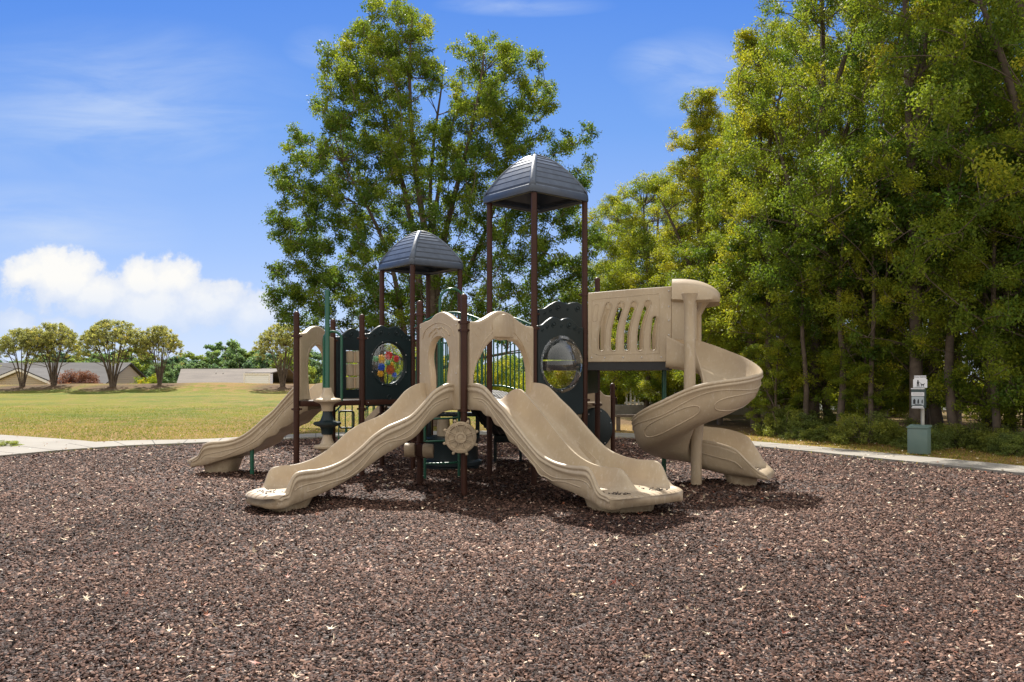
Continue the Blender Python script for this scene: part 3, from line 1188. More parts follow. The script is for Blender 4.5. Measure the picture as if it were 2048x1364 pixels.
for sgn, nm in ((1, 'clear_window'),):
    mb = MB()
    rings = [[P(gc[0] + .34 * math.cos(a) * math.cos(b), gc[1] + .34 * math.sin(a) * math.cos(b), sgn * (.02 + .05 * math.sin(b))) for a in np.linspace(0, 2 * PI, 33)[:-1]] for b in np.linspace(0, PI / 2 * .97, 5)]
    mb.loft(rings)
    mb.build(nm, M['dome'], gp, ang=60)


def gear(P, u, v, n, r, m, teeth=9, parent=None):
    mb = MB()
    pts = []
    for k in range(teeth * 4):
        a = 2 * PI * k / (teeth * 4)
        rr = r if k % 4 in (0, 1) else r * .74
        pts.append((u + rr * math.cos(a), v + rr * math.sin(a)))
    mb.loft([[P(x, y, n - .018) for x, y in pts], [P(x, y, n + .018) for x, y in pts]])
    mb.tube([P(u, v, n - .05), P(u, v, n + .026)], r * .3, 10)
    mb.build('gear', m, parent)


for u_, v_, r_, c_ in ((-.13, .07, .075, 'yellow'), (.02, .13, .072, 'red'), (.18, .08, .055, 'red'), (-.13, -.06, .065, 'blue'), (.05, -.10, .088, 'orange'),
                       (-.15, -.17, .055, 'yellow'), (.13, -.19, .045, 'blue'), (-.25, .07, .05, 'lgreen'), (.0, .01, .045, 'lgreen'), (.07, -.02, .04, 'yellow')):
    gear(P, gc[0] + u_, gc[1] + v_, .0, r_, M[c_], 9, gp)

# bubble window panel (N to R)
o0, d0, W = span(N_, R_, .05)
bc = (W * .5, 1.765)
bp = panel('bubble_panel', o0, d0, hump_outline(W, 1.0, 2.32, 2.46), [circle2(bc[0], bc[1], .37, 40)], M['dgreen'], .06, .018)
P = frame_fn(o0, d0)
mb = MB()
studs(mb, P, W, 2.32, 2.46, .031)
mb.build('relief', M['dgreen'], bp)
mb = Bolts()
for k in range(10):
    a = 2 * PI * (k + .5) / 10
    bolt(mb, P, bc[0] + .40 * math.cos(a), bc[1] + .40 * math.sin(a), .043, r=.009)
for u_ in (.3, .7):
    bolt(mb, P, W * u_, 1.42, .03)
mb.build('bolts', M['steel'], bp)
mb = MB()
rings = [[P(bc[0] + rr * math.cos(a), bc[1] + rr * math.sin(a), n_) for a in np.linspace(0, 2 * PI, 49)[:-1]]
         for rr, n_ in [(.425, .030), (.425, .04), (.385, .04)] + [(.38 * math.cos(b), .04 + .24 * math.sin(b)) for b in np.linspace(0.05, PI / 2 * .985, 11)]]
mb.loft(rings, cap=False)
mb.build('bubble_window', M['dome'], bp, ang=60)

# rear humped panel of the high deck (F to Q)
o0, d0, W = span(F_, Q_, .06)
rp = panel('humped_panel', o0, d0, hump_outline(W, 1.86, 2.68, 2.83), [], M['dgreen'], .06, .018)
P = frame_fn(o0, d0)
mb = MB()
studs(mb, P, W, 2.68, 2.83, .031)
mb.build('relief', M['dgreen'], rp)
# riser below the high deck edge
mb = MB()
a_, b_ = V2(R_) + nrm * .06, V2(Q_)
mb.box((a_.x + b_.x) / 2, (a_.y + b_.y) / 2, 1.52, (b_ - a_).length - .1, .04, .42, rz=math.atan2(*(b_ - a_).yx), bev=.01)
mb.build('riser_panel', M['dgreen'], PLAY)

# tic tac toe panel (C to T1 left post)
o0, d0, W = span(C_, Tl, .05)
wu = (.2, W - .2)
holeT = [(wu[0], 1.36), (wu[1], 1.36), (wu[1], 2.04), (wu[0], 2.04)]
tp = panel('tic_tac_toe_panel', o0, d0, hump_outline(W, 1.16, 2.26, 2.42), [holeT], M['dgreen'], .06, .016)
P = frame_fn(o0, d0)
mb = MB()
studs(mb, P, W, 2.26, 2.42, .031)
mb.build('relief', M['dgreen'], tp)
for i in range(3):
    for j in range(3):
        cw = (wu[1] - wu[0]) / 3
        u_ = wu[0] + cw * (i + .5)
        v_ = 1.36 + .68 / 3 * (j + .5)
        mb = MB()
        q = P(u_, 0, 0)
        rr = cw * .44
        mb.lathe(q.x, q.y, [(rr * .8, v_ - .102), (rr, v_ - .09), (rr, v_ + .09), (rr * .8, v_ + .102)], 16)
        mb.build('game_cylinder', M['tan'], tp)
    mb = MB()
    mb.tube([P(u_, 1.35, 0), P(u_, 2.05, 0)], .012, 8)
    mb.build('rod', M['steel'], tp)


# ---- slides: a height-field channel with rolled rims and a moulded skirt
def interp(tab, s):
    return float(np.interp(s, [a for a, _ in tab], [b for _, b in tab]))


def smooth_tab(tab, n=80):
    c = catmull(tab, 10)
    return [(a, b) for a, b in c]


def slide(name, Pm, d, W, rim, bed, skirt, send, channels=1, sfac=lambda v: 1.0, mid=None, label=None, ped=None):
    d = Vector((d[0], d[1])).normalized()
    lat = Vector((-d.y, d.x))          # left of travel
    hw = W / 2
    rim, bed, skirt = smooth_tab(rim), smooth_tab(bed), smooth_tab(skirt)
    if mid:
        mid = smooth_tab(mid)
    S = np.concatenate([np.linspace(-.03, send - .25, 62), np.linspace(send - .24, send, 22)])

    def wp(s, v, z):
        s = s - .13 * min(1.3, abs(v) / hw) ** 4 * min(1, max(0, (s - send + .40) / .40)) * (.55 if channels == 2 else 1)
        q = V2(Pm) + d * (s * sfac(v) if s > 0 else s) + lat * v
        return (q.x, q.y, z)
    T = .115
    inner_v = []
    if channels == 1:
        inner_v = [(-hw + x) for x in (0.0, .012, .03, .05, .075, .105, .14, .18)] + [-.06, 0, .06] + [(hw - x) for x in (.18, .14, .105, .075, .05, .03, .012, 0.0)]
    else:
        a = [.0, .012, .03, .05, .075, .105, .14, .18]
        inner_v = [-hw + x for x in a] + [-hw / 2] + [-x for x in (.21, .165, .125, .09, .06, .035, .015)] + [0] + \
                  [x for x in (.015, .035, .06, .09, .125, .165, .21)] + [hw / 2] + [hw - x for x in reversed(a)]

    def zin(s, v):
        rz, bz = interp(rim, s), interp(bed, s)
        tt = hw - abs(v)
        k = max(0, 1 - max(0, tt - .008) / T) ** 2.6
        h = bz + (rz - bz) * k
        if channels == 2:
            mz = interp(mid, s)
            k2 = max(0, 1 - max(0, abs(v) - .018) / .115) ** 2.1
            h = max(h, bz + (mz - bz) * k2)
        return h
    rings = []
    for s in S:
        rz, bz, kz = interp(rim, s), interp(bed, s), interp(skirt, s)
        H = max(rz - kz, .035)
        q = min(1.0, H / .34)
        outer = [(.014, .002), (.028, .012), (.036, .026), (.034, .042), (.022, .052), (.022, .060), (.036, .070), (.044, .086), (.044, .104), (.030, .118), (.026, .14),
                 (.030, .19), (.030, .25)]
        ring = [wp(s, v, zin(s, v)) for v in inner_v]
        o_r = [(hw + a, rz - b * q) for a, b in outer if b * q < H - .012] + [(hw + .026, kz + .012), (hw + .008, kz)]
        while len(o_r) < len(outer) + 2:
            o_r.insert(-2, o_r[-3])
        uz = min(kz + .015, bz - .03)
        ring += [wp(s, v, z) for v, z in o_r]
        ring += [wp(s, hw - .07, kz + .004), wp(s, hw - .1, uz), wp(s, 0, uz), wp(s, -hw + .1, uz), wp(s, -hw + .07, kz + .004)]
        ring += [wp(s, -v, z) for v, z in reversed(o_r)]
        rings.append(ring)
    mb = MB()
    mb.loft(rings)
    bmesh.ops.remove_doubles(mb.bm, verts=mb.bm.verts, dist=.0004)
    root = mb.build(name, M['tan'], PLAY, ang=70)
    tag(root, label)
    # wavy relief lines moulded into the skirts
    mb = MB()
    for sg in (1, -1):
        for wav, dep, r_, a0, a1 in ((.030, .175, .0095, .05, .86), (.045, .235, .0095, .10, .80)):
            pts = []
            for s in np.linspace(send * a0, send * a1, 60):
                rz, kz = interp(rim, s), interp(skirt, s)
                if rz - kz < dep + .03:
                    z = kz + .02
                else:
                    z = rz - dep + wav * math.sin(s * 8.3 + dep * 20) * .6
                pts.append(wp(s, sg * (hw + .028), z))
            mb.tube(pts, r_, 6)
    mb.build('relief', M['tan'], root, ang=80)
    # grip ribs across the front lip
    mb = MB()
    nr = 5 if channels == 1 else 12
    for i in range(nr):
        v = -hw + .08 + (W - .16) * i / (nr - 1)
        pts = []
        for s in np.linspace(send - .10, send - .005, 6):
            pts.append(wp(s, v, interp(bed, s) + .0015))
        mb.tube(pts, .004, 6)
    mb.build('lip_ribs', M['tan'], root, ang=80)
    # foot
    if ped:
        s0, s1, b0, b1, wt, wb, zt = ped
        mb = MB()
        rings = []
        for k in range(8):
            f = k / 7
            z = zt * (1 - f) - .12 * f
            ff = f ** .8
            sa, sb = s0 + (b0 - s0) * ff, s1 + (b1 - s1) * ff
            ww = (wt + (wb - wt) * ff) / 2
            ring = []
            for a in np.linspace(0, 2 * PI, 33)[:-1]:
                ca, sa_ = math.cos(a), math.sin(a)
                x = (abs(ca) ** .55) * (1 if ca > 0 else -1)
                y = (abs(sa_) ** .55) * (1 if sa_ > 0 else -1)
                ring.append(wp((sa + sb) / 2 + x * (sb - sa) / 2, y * ww, z))
            rings.append(ring)
        mb.loft(rings)
        mb.build('foot', M['tan'], root, ang=70)
    # the bits of bark lying on the run-out
    mb = MB()
    rg = random.Random(len(name) * 7 + int(send * 100))
    for i in range(26 if channels == 1 else 80):
        s = send - .12 - abs(rg.gauss(0, .16))
        v = rg.uniform(-hw + .17, hw - .17)
        if channels == 2 and abs(v) < .2:
            v += .2 if v > 0 else -.2
        q = wp(s, v, zin(s, v) + .004)
        mb.box(*q, rg.uniform(.012, .03), rg.uniform(.006, .012), .006, rz=rg.uniform(0, 3))
    return root, mb


rim2 = [(-.1, 1.49), (.05, 1.49), (.18, 1.475), (.38, 1.38), (.56, 1.215), (.74, 1.075), (.93, 1.0), (1.13, .935), (1.33, .83), (1.5, .70), (1.7, .575), (1.89, .50), (2.08, .462), (2.28, .455), (2.39, .44), (2.47, .38), (2.53, .29), (2.58, .215), (2.68, .195), (2.8, .19), (2.93, .15)]
bed2 = [(-.1, 1.22), (.05, 1.215), (.2, 1.17), (.38, 1.06), (.56, .89), (.74, .77), (.93, .70), (1.13, .635), (1.33, .53), (1.5, .41), (1.7, .30), (1.9, .23), (2.1, .20), (2.5, .195), (2.7, .19), (2.82, .185), (2.89, .17), (2.93, .14)]
sk2 = [(-.1, 1.12), (.08, 1.12), (.25, 1.08), (.5, .93), (.66, .79), (.9, .68), (1.2, .55), (1.45, .41), (1.64, .32), (1.98, .18), (2.3, .09), (2.6, .03), (2.8, .02), (2.89, .03), (2.93, .065)]
mid12 = (V2(S2) + V2(O_)) / 2
bark_bits = []
def shorten(tab):
    return [((a if a < 2.55 else 2.55 + (a - 2.55) * .74) * .972, b) for a, b in tab]


r_, b_ = slide('wave_slide', mid12, (-.766, -.643), .66, shorten(rim2), shorten(bed2), shorten(sk2), 2.75, label='tan wavy slide running forward to the left', ped=(1.95, 2.62, 2.12, 2.48, .5, .42, .17))
bark_bits.append(b_)
rim3 = [(-.1, 1.49), (.1, 1.49), (.25, 1.475), (.38, 1.43), (.6, 1.27), (.83, 1.11), (1.13, .86), (1.4, .66), (1.66, .56), (1.95, .525), (2.2, .53), (2.29, .50), (2.36, .42), (2.43, .31), (2.52, .25), (2.64, .225), (2.74, .18)]
mid3 = [(-.1, 1.26), (.05, 1.27), (.15, 1.33), (.28, 1.395), (.42, 1.40), (.56, 1.31), (.84, 1.09), (1.13, .84), (1.4, .63), (1.66, .51), (1.92, .465), (2.15, .465), (2.25, .43), (2.34, .34), (2.43, .245), (2.55, .21), (2.64, .20), (2.74, .16)]
bed3 = [(-.1, 1.22), (.1, 1.21), (.3, 1.13), (.6, .93), (.9, .70), (1.2, .47), (1.45, .32), (1.7, .245), (2.0, .22), (2.4, .215), (2.56, .215), (2.66, .205), (2.70, .185), (2.74, .15)]
sk3 = [(-.1, 1.12), (.27, 1.12), (.36, 1.06), (.5, 1.04), (.57, .95), (.7, .91), (.79, .84), (.87, .74), (.98, .70), (1.17, .58), (1.36, .45), (1.43, .37), (1.63, .31), (1.77, .25), (2.01, .20), (2.3, .13), (2.5, .07), (2.66, .06), (2.74, .09)]
mid3p = (V2(O_) + V2(N_)) / 2
r_, b_ = slide('double_slide', mid3p, (.673, -.74), 1.14, rim3, bed3, sk3, 2.70, 2, lambda v: .995 + .04 * v, mid3, 'tan double slide with a low middle ridge', ped=(1.9, 2.5, 2.02, 2.42, .95, .78, .2))
bark_bits.append(b_)
k1 = .82
rim1 = [(-.1, 1.49), (.08, 1.475), (.17, 1.45), (.24, 1.39), (.40, 1.22), (.56, 1.05), (.73, .915), (.9, .77), (1.06, .66), (1.22, .59), (1.4, .555), (1.6, .54), (1.74, .50), (1.84, .42), (1.92, .32), (2.0, .285), (2.13, .24)]
bed1 = [(-.1, 1.22), (.08, 1.19), (.24, 1.08), (.5, .85), (.73, .64), (.95, .46), (1.15, .34), (1.35, .28), (1.6, .26), (1.9, .255), (2.05, .25), (2.13, .20)]
sk1 = [(-.1, 1.05), (.04, 1.02), (.17, .92), (.27, .82), (.43, .75), (.5, .66), (.68, .59), (.8, .47), (1.07, .35), (1.3, .28), (1.5, .22), (1.74, .15), (1.9, .14), (2.07, .12), (2.13, .14)]
mid1 = (V2(A_) + V2(C_)) / 2
r_, b_ = slide('straight_slide', mid1, (-.987, .16), .72, rim1, bed1, sk1, 2.13, label='tan straight slide pointing left at the far left end', ped=(1.3, 1.95, 1.45, 1.82, .5, .42, .25))
bark_bits.append(b_)

# ---- spiral slide
CC = Vector((2.68, 12.0))
pts, heads = [], []
P0 = Vector((2.33, 12.60))
zb_tab, zr_tab, zi_tab = [], [], []
path = []
for k in range(5):
    f = k / 4
    path.append((P0.lerp(Vector((2.62, 12.52)), f), Vector((1, -.12)).normalized(), 'e', f))
for k in range(1, 61):
    a = R(96) - R(96 + 295) * k / 60
    path.append((CC + Vector((math.cos(a), math.sin(a))) * .5, Vector((math.sin(a), -math.cos(a))), 'h', k / 60))
hd = path[-1][1]
pe = path[-1][0]
for k in range(1, 27):
    f = k / 26
    hh = (hd + Vector((hd.y, -hd.x)) * .0 * f).normalized()
    path.append((pe + hh * .98 * f, hh, 'x', f))
# arc length
sl = [0.0]
for a, b in zip(path, path[1:]):
    sl.append(sl[-1] + (b[0] - a[0]).length)
Ltot = sl[-1]
# key positions: entry 0, N, E, S, W, N2, end of helix, exit
kN, kE, kS, kW, kN2 = sl[5], None, None, None, None


def s_at(deg):
    k = (96 - deg) / (96 + 295) * 60
    return sl[5 + int(round(min(k, 59)))] if k > 0 else sl[5]


kN, kE, kS, kW, kN2, kH = s_at(90), s_at(0), s_at(-90), s_at(-180), s_at(-270), sl[64]
bedS = [(0, 1.82), (kN, 1.75), (s_at(45), 1.56), (kE, 1.31), (s_at(-45), 1.14), (kS, 1.0), (s_at(-135), .80), (kW, .61), (s_at(-225), .47), (kN2, .38), (kH, .33), (Ltot - .6, .255), (Ltot - .3, .225), (Ltot - .08, .21), (Ltot, .165)]
rimO = [(0, 2.20), (kN, 2.17), (s_at(45), 1.93), (kE, 1.69), (s_at(-45), 1.58), (kS, 1.475), (s_at(-135), 1.22), (kW, .98), (s_at(-225), .88), (kN2, .82), (kH, .80), (Ltot - .70, .77), (Ltot - .42, .68), (Ltot - .27, .50), (Ltot - .14, .29), (Ltot, .18)]
rimI = [(0, 2.19), (kN, 1.95), (kE, 1.45), (kS, 1.10), (kW, .75), (kN2, .64), (kH, .66), (Ltot - .70, .62), (Ltot - .45, .54), (Ltot - .30, .40), (Ltot - .14, .25), (Ltot, .18)]
UND = [(0, .10), (kN, .10), (s_at(40), .05), (kE, .02), (s_at(-45), .06), (kS, .11), (kW, .15), (kN2, .10), (Ltot, .10)]


def undf(s):
    return interp(UND, s)


bedS, rimO, rimI = smooth_tab(bedS), smooth_tab(rimO), smooth_tab(rimI)
# resample path finely
pa = np.array([[p[0].x, p[0].y] for p in path])
ha = np.array([[p[1].x, p[1].y] for p in path])
sv = np.linspace(0, Ltot, 150)
rings = []
SPR = None
for s in sv:
    x, y = np.interp(s, sl, pa[:, 0]), np.interp(s, sl, pa[:, 1])
    hx, hy = np.interp(s, sl, ha[:, 0]), np.interp(s, sl, ha[:, 1])
    hl = math.hypot(hx, hy)
    out_ = Vector((-hy, hx)) / hl         # left of travel = outward
    bz, ro, ri = interp(bedS, s), interp(rimO, s), interp(rimI, s)
    ho = ro - bz
    ex = max(0, (s - kH)) / (Ltot - kH)
    hw_o = .40
    hw_i = .38 - .02 * ex
    en = max(0, 1 - s / .3)
    sec = []
    # inner wall (towards the column), bed, outer wall
    for tt in (0, .02, .045, .08, .13):
        sec.append((-hw_i + tt, bz + (ri - bz) * (1 - tt / .13) ** 2.2))
    sec += [(-.12, bz + .0), (0, bz), (.10, bz + .002)]
    for tt in (.20, .15, .11, .075, .045, .022, .006):
        sec.append((hw_o - tt, bz + ho * (1 - tt / .20) ** 2.3))
    und = undf(s)
    dn = min(ho + .02, .40)
    sec += [(hw_o + .008, ro), (hw_o + .024, ro - .010), (hw_o + .033, ro - .026), (hw_o + .028, ro - .044), (hw_o + .018, ro - .050), (hw_o + .030, ro - .062), (hw_o + .034, ro - .080),
            (hw_o + .020, ro - .094), (hw_o + .006, ro - .12)]
    low = bz - und
    h2 = max(ro - .12 - low, .01)
    for f, w_ in ((.25, -.006), (.5, -.03), (.72, -.075), (.88, -.14), (.97, -.22)):
        sec.append((hw_o + w_, ro - .12 - h2 * f))
    sec += [(.05, low - .01), (-.15, low - .005)]
    if ex > 0:
        h3 = max(ri - .10 - low, .01)
        sec += [(-hw_i + .07, low + .0), (-hw_i - .006, low + h3 * .3), (-hw_i - .014, low + h3 * .7), (-hw_i - .03, ri - .075), (-hw_i - .032, ri - .05), (-hw_i - .02, ri - .045), (-hw_i - .030, ri - .022), (-hw_i - .012, ri)]
    else:
        sec += [(-hw_i + .07, low), (-hw_i + .01, low + .02), (-hw_i - .01, low + .06), (-hw_i - .02, bz), (-hw_i - .02, (bz + ri) / 2), (-hw_i - .02, ri - .04), (-hw_i - .02, ri - .02), (-hw_i - .012, ri)]
    if s > Ltot - .12:                      # squeeze to a rounded lip
        f = (s - (Ltot - .12)) / .12
        zc = bz - .03
        sec = [(v * (1 - .10 * f * f), zc + (z - zc) * (1 - .45 * f * f)) for v, z in sec]
    rings.append([(x + out_.x * v, y + out_.y * v, max(z, .04)) for v, z in sec])
SPR = empty('spiral_slide', (0, 0, 0))
SPR.parent = PLAY
SPR.location = Vector((CC.x, CC.y, 0)) - wpos(PLAY)
tag(SPR, 'tan spiral slide wound round a tan column at the right end')
mb = MB()
mb.loft(rings)
bmesh.ops.remove_doubles(mb.bm, verts=mb.bm.verts, dist=.0004)
mb.build('spiral_chute', M['tan'], SPR, ang=75)


def out_pt(s, v, z):
    x, y = np.interp(s, sl, pa[:, 0]), np.interp(s, sl, pa[:, 1])
    hx, hy = np.interp(s, sl, ha[:, 0]), np.interp(s, sl, ha[:, 1])
    hl = math.hypot(hx, hy)
    return (x - hy / hl * v, y + hx / hl * v, z)


def wall_v(s, z):
    """outer face of the chute wall at height z"""
    bz, ro = interp(bedS, s), interp(rimO, s)
    low = bz - undf(s)
    h2 = max(ro - .12 - low, .01)
    f = (ro - .12 - z) / h2
    return .40 + np.interp(f, [0, .25, .5, .72, .88, .97], [.006, -.006, -.03, -.075, -.14, -.22])


mb = MB()
pts = []
for s in np.linspace(s_at(30), s_at(-185), 90):       # wavy line under the rim
    z = interp(rimO, s) - .17 + .035 * math.sin(s * 7.5)
    pts.append(out_pt(s, wall_v(s, z) + .001, z))
mb.tube(pts, .009, 6)
for sa, sb in ((s_at(-95), s_at(-150)), (s_at(-20), s_at(-80))):     # two rounded pockets
    pts = []
    for a in np.linspace(0, 2 * PI, 49)[:-1]:
        ca, sa_ = math.cos(a), math.sin(a)
        x = abs(ca) ** .7 * (1 if ca > 0 else -1)
        y = abs(sa_) ** .8 * (1 if sa_ > 0 else -1)
        s = (sa + sb) / 2 + x * (sb - sa) / 2
        z = interp(rimO, s) - .34 + y * .10
        pts.append(out_pt(s, wall_v(s, z) + .001, z))
    mb.tube(pts, .009, 6, closed=True)
pts = []
for s in np.linspace(kH - .15, Ltot - .35, 30):      # lines on the near side of the run-out
    pts.append(out_pt(s, -.40, interp(rimI, s) - .20 + .012 * math.sin(s * 9)))
mb.tube(pts, .009, 6)
mb.build('relief', M['tan'], SPR, ang=80)
# column, thicker in its upper part
mb = MB()
mb.lathe(CC.x, CC.y, [(.082, -.2), (.078, .3), (.082, .6), (.11, .9), (.10, 1.25)], 28)
mb.lathe(CC.x - .10, CC.y - .02, [(.10, .95), (.086, 1.25), (.080, 2.05), (.084, 2.10), (.078, 2.12), (.080, 2.65), (.12, 2.78)], 28)
mb.build('column', M['tan'], SPR, ang=60)
mb = MB()
foot_c = path[-1][0] - path[-1][1] * .42
for_r = []
for r_, z_ in ((.30, .22), (.27, .15), (.235, .08), (.225, 0), (.22, -.12)):
    for_r.append([(foot_c.x + r_ * math.cos(a), foot_c.y + r_ * .8 * math.sin(a), z_) for a in np.linspace(0, 2 * PI, 29)[:-1]])
mb.loft(for_r)
mb.build('foot', M['tan'], SPR, ang=60)
# bark on the run-out
mb = MB()
for i in range(34):
    s = Ltot - .13 - abs(random.gauss(0, .09))
    mb.box(*out_pt(s, random.uniform(-.2, .2), interp(bedS, s) + .005), random.uniform(.012, .028), .009, .006, rz=random.uniform(0, 3))
bark_bits.append(mb)

# slotted side walls of the tunnel to the spiral
pl_w = 1.262


def slot(cx0, cz0, cx1, cz1, r, bow=.02, n=8):
    """a rounded, slightly bowed slot from the foot (cx0,cz0) to the head (cx1,cz1)"""
    dx_, dz_ = cx1 - cx0, cz1 - cz0
    mids = [(cx0 + dx_ * (f - .32 * math.sin(PI * f)), cz0 + dz_ * f) for f in np.linspace(0, 1, 17)] if n else [(cx0, cz0), (cx1, cz1)]
    left, right = [], []
    for i, p in enumerate(mids):
        a, b = mids[max(i - 1, 0)], mids[min(i + 1, len(mids) - 1)]
        dx, dz = b[0] - a[0], b[1] - a[1]
        l_ = math.hypot(dx, dz)
        nx, nz_ = -dz / l_, dx / l_
        left.append((p[0] + nx * r, p[1] + nz_ * r))
        right.append((p[0] - nx * r, p[1] - nz_ * r))
    t1 = math.atan2(mids[-1][1] - mids[-2][1], mids[-1][0] - mids[-2][0])
    t0 = math.atan2(mids[1][1] - mids[0][1], mids[1][0] - mids[0][0])
    capt = [(cx1 + r * math.cos(t1 + a), cz1 + r * math.sin(t1 + a)) for a in np.linspace(PI / 2, -PI / 2, 11)[1:-1]]
    capb = [(cx0 + r * math.cos(t0 + a), cz0 + r * math.sin(t0 + a)) for a in np.linspace(-PI / 2, -3 * PI / 2, 11)[1:-1]]
    return left + capt + right[::-1] + capb


def side_wall(base, name, dpt):
    k = pl_w / 865          # zoomed picture units to metres
    def U(x):
        return (x - 65) * k

    def Z(y):
        return 1.835 + (975 - y) * (1.015 / 705)
    slots = [slot(U(208), Z(850), U(283), Z(400), .049), slot(U(335), Z(850), U(415), Z(395), .049), slot(U(470), Z(850), U(550), Z(390), .049),
             slot(U(607), Z(850), U(690), Z(385), .049), slot(U(742), Z(850), U(762), Z(550), .044, 0)]
    outl = [(0.0, 1.80), (pl_w, 1.80), (pl_w, 2.93), (pl_w * .5, 2.90), (0, 2.86)]
    o = panel(name, base, e_, outl, slots, M['tan'], dpt, .014)
    P = frame_fn(base, e_)
    mb = MB()
    for sg in (1, -1):
        n_ = sg * dpt / 2
        relief(mb, P, catmull([(.10, 1.93), (.06, 2.2), (.07, 2.7), (.12, 2.76), (.6, 2.79), (1.02, 2.82), (1.08, 2.75), (1.08, 2.0), (1.02, 1.93), (.5, 1.925)], 6, True), n_, .005, True)
        relief(mb, P, slot(U(140), Z(540), U(158), Z(410), .036, 0), n_, .005, True)
        for sl_ in slots:
            c = sum((np.array(p) for p in sl_), np.zeros(2)) / len(sl_)
            relief(mb, P, sl_, n_, .007, True)
    mb.build('relief', M['tan'], o, ang=80)
    mb = Bolts()
    for u_ in (.06, .26, .54, .82, 1.11):
        bolt(mb, P, u_, 1.87, dpt / 2 + .003, r=.012)
    for v_ in (2.2, 2.42, 2.63, 2.86):
        bolt(mb, P, pl_w - .04, v_, dpt / 2 + .003, r=.012)
    mb.build('bolts', M['steel'], o)
    return o


side_wall(Rv + e_ * .05 - nrm * .0, 'tunnel_wall', .05)
side_wall(Rv + e_ * .12 + nrm * .92, 'tunnel_wall', .05)
# moulded entry hood: front cheek, rear leg and the dome
hx0 = Rv + e_ * (pl_w + .055)
P = frame_fn(hx0, e_)
mb = MB()
fr = [[P(0, z, -.02), P(.0, z, .03), P(.20, z, .04), P(.30, z, .09), P(.36, z, .05), P(.36, z, -.02)] for z in (2.13, 2.145, 2.5, 2.75, 2.86)]
mb.loft(fr)
mb.build('entry_cheek', M['tan'], SPR, ang=50)
mb = MB()
rear = []
for z, r_ in ((1.9, .06), (2.2, .06), (2.55, .06), (2.68, .065), (2.76, .085)):
    q = P(.36 + max(0, z - 2.55) * .5, z, -.80)
    rear.append([(q.x + r_ * math.cos(a), q.y + r_ * 1.5 * math.sin(a), z) for a in np.linspace(0, 2 * PI, 21)[:-1]])
mb.loft(rear)
mb.build('entry_leg', M['tan'], SPR, ang=60)
mb = MB()
rings = []
for k in range(16):
    f = k / 15
    u = .0 + .70 * f
    sh = math.sqrt(max(0.0, 1 - (f * .985) ** 4.2))
    topz = 3.07 - .13 * f ** 2.4
    botz = 2.70 - .02 * math.sin(PI * f)
    hw_ = .50 * (.42 + .58 * sh)
    cz = botz + .03
    ring = []
    for a in np.linspace(0, PI, 17):
        ca, sa_ = math.cos(a), math.sin(a)
        xx = abs(ca) ** .55 * (1 if ca > 0 else -1)
        ring.append(P(u, cz + (topz - cz) * (abs(sa_) ** .6) * (.35 + .65 * sh), -.46 + hw_ * xx + .09 * xx))
    ring2 = []
    for a in np.linspace(PI, 0, 17):
        ca, sa_ = math.cos(a), math.sin(a)
        xx = abs(ca) ** .55 * (1 if ca > 0 else -1)
        ring2.append(P(u, cz - .035 + (topz - cz) * (abs(sa_) ** .6) * (.35 + .65 * sh) * .80, -.46 + hw_ * xx * .93 + .04 * xx))
    rings.append(ring + ring2)
mb.loft(rings)
mb.build('entry_hood', M['tan'], SPR, ang=60)
# green prop under the high deck
mb = MB()
q = P2 + nrm * .55 - e_ * .1
mb.tube([(q.x, q.y, -.2), (q.x, q.y, 1.70)], .035, 14)
mb.build('support_pole', M['green'], PLAY)
# green leg under the left slide
mb = MB()
mb.tube([(-4.16, 13.2, -.2), (-4.16, 13.2, .50)], .032, 14)
mb.build('support_pole', M['green'], PLAY)

# ---- fireman style pod climber
pc = (-2.78, 12.42)
pod = empty('pod_climber', (0, 0, 0))
pod.parent = PLAY
pod.location = Vector((pc[0], pc[1], 0)) - wpos(PLAY)
mb = MB()
mb.tube([(*pc, -.2), (*pc, 2.86), (*pc, 2.885)], .036, 16, radii=[.036, .036, .02])
mb.build('pole', M['green'], pod)


def pod_piece(z, m):
    mb = MB()
    mb.lathe(*pc, [(.085, z - .17), (.092, z - .1), (.11, z - .06), (.19, z - .03), (.205, z - .02), (.207, z + .005), (.19, z + .018), (.12, z + .028), (.10, z + .05), (.075, z + .12), (.065, z + .18)], 32)
    mb.build('pod', m, pod, ang=50)


pod_piece(1.23, M['tan'])
pod_piece(.88, M['dgreen'])
pod_piece(.53, M['tan'])
# entry hoop on that deck edge
mb = MB()
hx = [(-2.915, 12.78), (-2.64, 12.78)]
mb.tube([(hx[0][0], hx[0][1], 1.2)] + [(*hx[0], 2.1)] + [((hx[0][0] + hx[1][0]) / 2 - .1375 * math.cos(a), hx[0][1], 2.16 + .12 * math.sin(a)) for a in np.linspace(0, PI, 9)] + [(*hx[1], 2.1), (hx[1][0], hx[1][1], 1.2)], .021, 10)
mb.build('entry_hoop', M['green'], PLAY)

